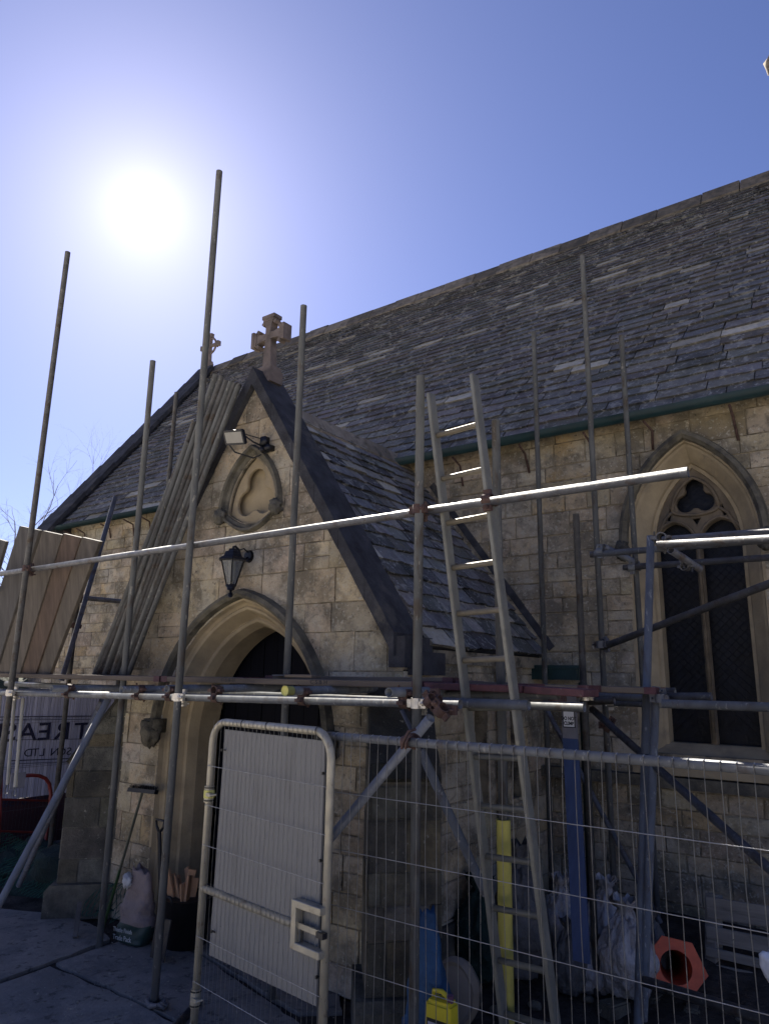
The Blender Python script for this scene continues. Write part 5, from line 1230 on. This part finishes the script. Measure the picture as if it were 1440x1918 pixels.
# traffic cone on its side, hexagonal foot towards us
p = atY(1265, 1812, 5.35); ax = (p-EYE).normalized(); ax = Vector((ax.x-.10, ax.y, ax.z*.65)).normalized(); u, w_ = frame_of(ax); cn = thing('traffic_cone', 'faded orange traffic cone lying on its side, hexagonal base facing out', 'traffic cone', p-_z*.19)
u = ax.cross(_z).normalized(); w_ = u.cross(ax).normalized()
Rb = .185
hexa = [p+(u*math.cos(R(60*i-8))+w_*math.sin(R(60*i-8)))*Rb*(1.05 if i in (0, 3) else 1) for i in range(6)]
n = 24; bm = bmesh.new(); ro_ = []
circ = lambda r, o: [p+ax*o+(u*math.cos(2*math.pi*i/n)+w_*math.sin(2*math.pi*i/n))*r for i in range(n)]
hx = []
for i in range(n):
    k_ = i*6/n; a_, b_ = hexa[int(k_) % 6], hexa[(int(k_)+1) % 6]; hx.append(a_.lerp(b_, k_-int(k_)))
def rot_hx(o): return [bm.verts.new(q+ax*o) for q in hx]
off = 0
ang0 = R(-8); circ2 = lambda r, o: [bm.verts.new(p+ax*o+(u*math.cos(2*math.pi*i/n+ang0)+w_*math.sin(2*math.pi*i/n+ang0))*r) for i in range(n)]
rings = [circ2(.09, .25), circ2(.098, .005), circ2(.10, 0), rot_hx(0), rot_hx(.03), circ2(.115, .035)]
for a_, b_ in zip(rings[:-1], rings[1:]):
    for i in range(n): bm.faces.new([a_[i], a_[(i+1) % n], b_[(i+1) % n], b_[i]])
finish(bm, 'base', 'orange', cn)
bm = bmesh.new(); r3 = [circ2(.112, .03), circ2(.03, .62), circ2(.025, .62), circ2(.102, .03)]
for a_, b_ in zip(r3[:-1], r3[1:]):
    for i in range(n): bm.faces.new([a_[i], a_[(i+1) % n], b_[(i+1) % n], b_[i]]).smooth = True
finish(bm, 'cone_body', 'orange', cn)
# pallet leaning on the nave wall
pa = thing('pallet', 'weathered wooden pallet standing on edge against the nave wall', 'pallet', (-1.2, 6.1, .2))
rowsP = [(1676, 1714), (1733, 1763), (1775, 1792), (1800, 1832), (1850, 1880)]
for i, (ya, yb_) in enumerate(rowsP):
    a = atY(1321, ya, 5.95-.02*i); b = atY(1321, yb_, 5.95-.02*i); bm = bmesh.new(); box(bm, ((a.x+.55), a.y, (a.z+b.z)/2), (1.1, .022, a.z-b.z), Matrix.Rotation(R(1.0*((i % 3)-1)), 3, 'Y')); bmesh.ops.bevel(bm, geom=bm.edges[:], offset=.003, segments=1, affect='EDGES'); finish(bm, 'slat', 'palwood', pa)
aT = atY(1321, 1676, 5.95); aB = atY(1321, 1880, 5.86)
for k in (.04, .5, 1.02):
    bm = bmesh.new(); q0 = Vector((aT.x+k, 6.01, aT.z)); q1 = Vector((aB.x+k, 5.92, aB.z)); box(bm, (q0+q1)/2, (.09, .08, (q0-q1).length), (q0-q1).to_track_quat('Z', 'X').to_matrix()); finish(bm, 'bearer', 'palwood', pa)
# pipe on the ground, white scrap, stones
bm = bmesh.new(); tube(bm, atY(1206, 1838, 4.75), atY(1480, 1924, 4.30), .030, 14, True); tag(finish(bm, 'ground_pipe', 'steel_dull'), 'grey pipe lying low along the ground in front of the traffic cone', 'pipe')
p = atY(1440, 1810, 4.6); bm = bmesh.new(); blob(bm, (p.x+.03, 4.6, p.z), (.07, .05, .085), 6, .4, 3, 3); tag(finish(bm, 'plastic_scrap', 'white'), 'crumpled white plastic scrap at the right picture edge', 'scrap')
rr = random.Random(21)
for i in range(34):
    x = rr.uniform(-2.7, .2); y = rr.uniform(4.2, 5.8); z = .3*min(1, max(0, (y-5.0)/1.2)); s = rr.uniform(.02, .055); bm = bmesh.new(); blob(bm, (x, y, z+s*.3), (s, s*rr.uniform(.6, 1), s*.6), i, .35, 2, 2)
    for f in bm.faces: f.smooth = False
    tag(finish(bm, 'loose_stone', 'stone_dark'), 'small loose stone on the dark ground behind the fence', 'stone', 'loose stones behind the fence')
a = atY(1230, 1850, 5.0)
for i, (px, py, s) in enumerate(((1225, 1880, .16), (1300, 1905, .10), (1150, 1900, .12))):
    p = atZ(px, py, .02); bm = bmesh.new(); box(bm, (p.x, p.y, .05), (s*1.6, s, .09), Matrix.Rotation(rr.uniform(0, 2), 3, 'Z')); bmesh.ops.bevel(bm, geom=bm.edges[:], offset=.012, segments=2, affect='EDGES')
    for v_ in bm.verts: v_.co += Vector((noise.noise(v_.co*9)*.02, noise.noise(v_.co*9+Vector((3, 0, 0)))*.02, 0))
    tag(finish(bm, 'rubble_block', 'stone_dark'), ('large broken stone block below the traffic cone', 'broken stone block nearest the right end of the ground pipe', 'broken stone block in front of the shiny rubble sack')[i], 'rubble block')

# grit and crumbs of mortar scattered over the paving by the door
bm = bmesh.new(); rr = random.Random(77)
for i in range(700):
    p = atZ(rr.uniform(-40, 640), rr.uniform(1745, 2000), .016); s = rr.choice((.003, .004, .005, .007, .011)); m0 = len(bm.verts)
    vs = [bm.verts.new(p+Vector((rr.uniform(-1, 1)*s, rr.uniform(-1, 1)*s, rr.uniform(0, 1)*s*1.3))) for k in range(5)]
    for q in ((0, 1, 2), (0, 2, 3), (0, 3, 1), (1, 2, 4), (2, 3, 4), (3, 1, 4)): bm.faces.new([vs[k] for k in q])
gr = tag(finish(bm, 'grit', mat('mortar_grit', (.26, .24, .20), .95, var=.6, scale=3, bump=0)), 'loose grit and mortar crumbs scattered over the paving by the doorway', 'grit', kind='stuff')
# ================================================================== BARE TREES BEYOND THE CHURCH
def tree(name, label, base, h, spread, seed, levels=6, droop=.0):
    rr = random.Random(seed); root = thing(name, label, 'tree', base); tb_ = bmesh.new(); cb = bmesh.new()
    def grow(p, d, L, r, lv):
        n = 4; pts = [p]; rad = [r]; q = p.copy(); dd = d.copy()
        for i in range(n):
            dd = (dd+Vector((rr.uniform(-.16, .16), rr.uniform(-.16, .16), rr.uniform(-.05, .10)-droop*(lv > 3)))).normalized(); q = q+dd*L/n; pts.append(q.copy()); rad.append(r*(1-.42*(i+1)/n))
        polytube(tb_ if lv < 2 else cb, pts, r, 6 if lv < 2 else (4 if lv < 4 else 3), rad=rad)
        if lv >= levels: return
        for k in range(3 if lv < 4 else 3):
            i = rr.randint(2, n); a_ = frame_of(dd); t = rr.uniform(0, 6.28); s = rr.uniform(.35, .75)*spread
            nd = (dd+(a_[0]*math.cos(t)+a_[1]*math.sin(t))*s).normalized(); grow(pts[i], nd, L*rr.uniform(.62, .82), rad[i]*.66, lv+1)
    grow(Vector(base), Vector((0, 0, 1)), h*.30, h*.016, 0)
    finish(tb_, 'trunk', 'bark', root); finish(cb, 'crown', 'bark', root); return root
d = ray(88, 1100); d.z = 0; d.normalize()
tree('birch_tree', 'bare pale birch tree rising behind the leaning planks', tuple(EYE*0+d*30+Vector((0, 0, -1))), 17, .8, 3, 6, .10)
d = ray(45, 1100); d.z = 0; d.normalize()
tree('birch_tree', 'lower bare tree left of the birch, drooping twigs', tuple(EYE*0+d*33+Vector((0, 0, -1))), 14.5, 1.0, 8, 6, .14)
d = ray(-60, 1100); d.z = 0; d.normalize()
tree('bare_tree', 'bare tree at the far left edge beyond the fence', tuple(EYE*0+d*36+Vector((0, 0, -1))), 9, 1.1, 18, 5, .05)
# hedge bank far off on the left
bm = bmesh.new(); rr = random.Random(2)
for i in range(26):
    blob(bm, (-20-i*2.2+rr.uniform(-1, 1), 6+i*1.6+rr.uniform(-2, 2), .3), (2.2, 2.0, rr.uniform(1.2, 2.2)), i, .45, 3, 3)
tag(finish(bm, 'far_hedge', mat('far_hedge_leaf', (.05, .06, .035), .9, var=.5, scale=3, bump=.8, bscale=6, dist=.3)), None, kind='stuff')
o = bpy.data.objects['far_hedge']; o['label'] = 'distant hedge beyond the churchyard on the left'; o['category'] = 'hedge'
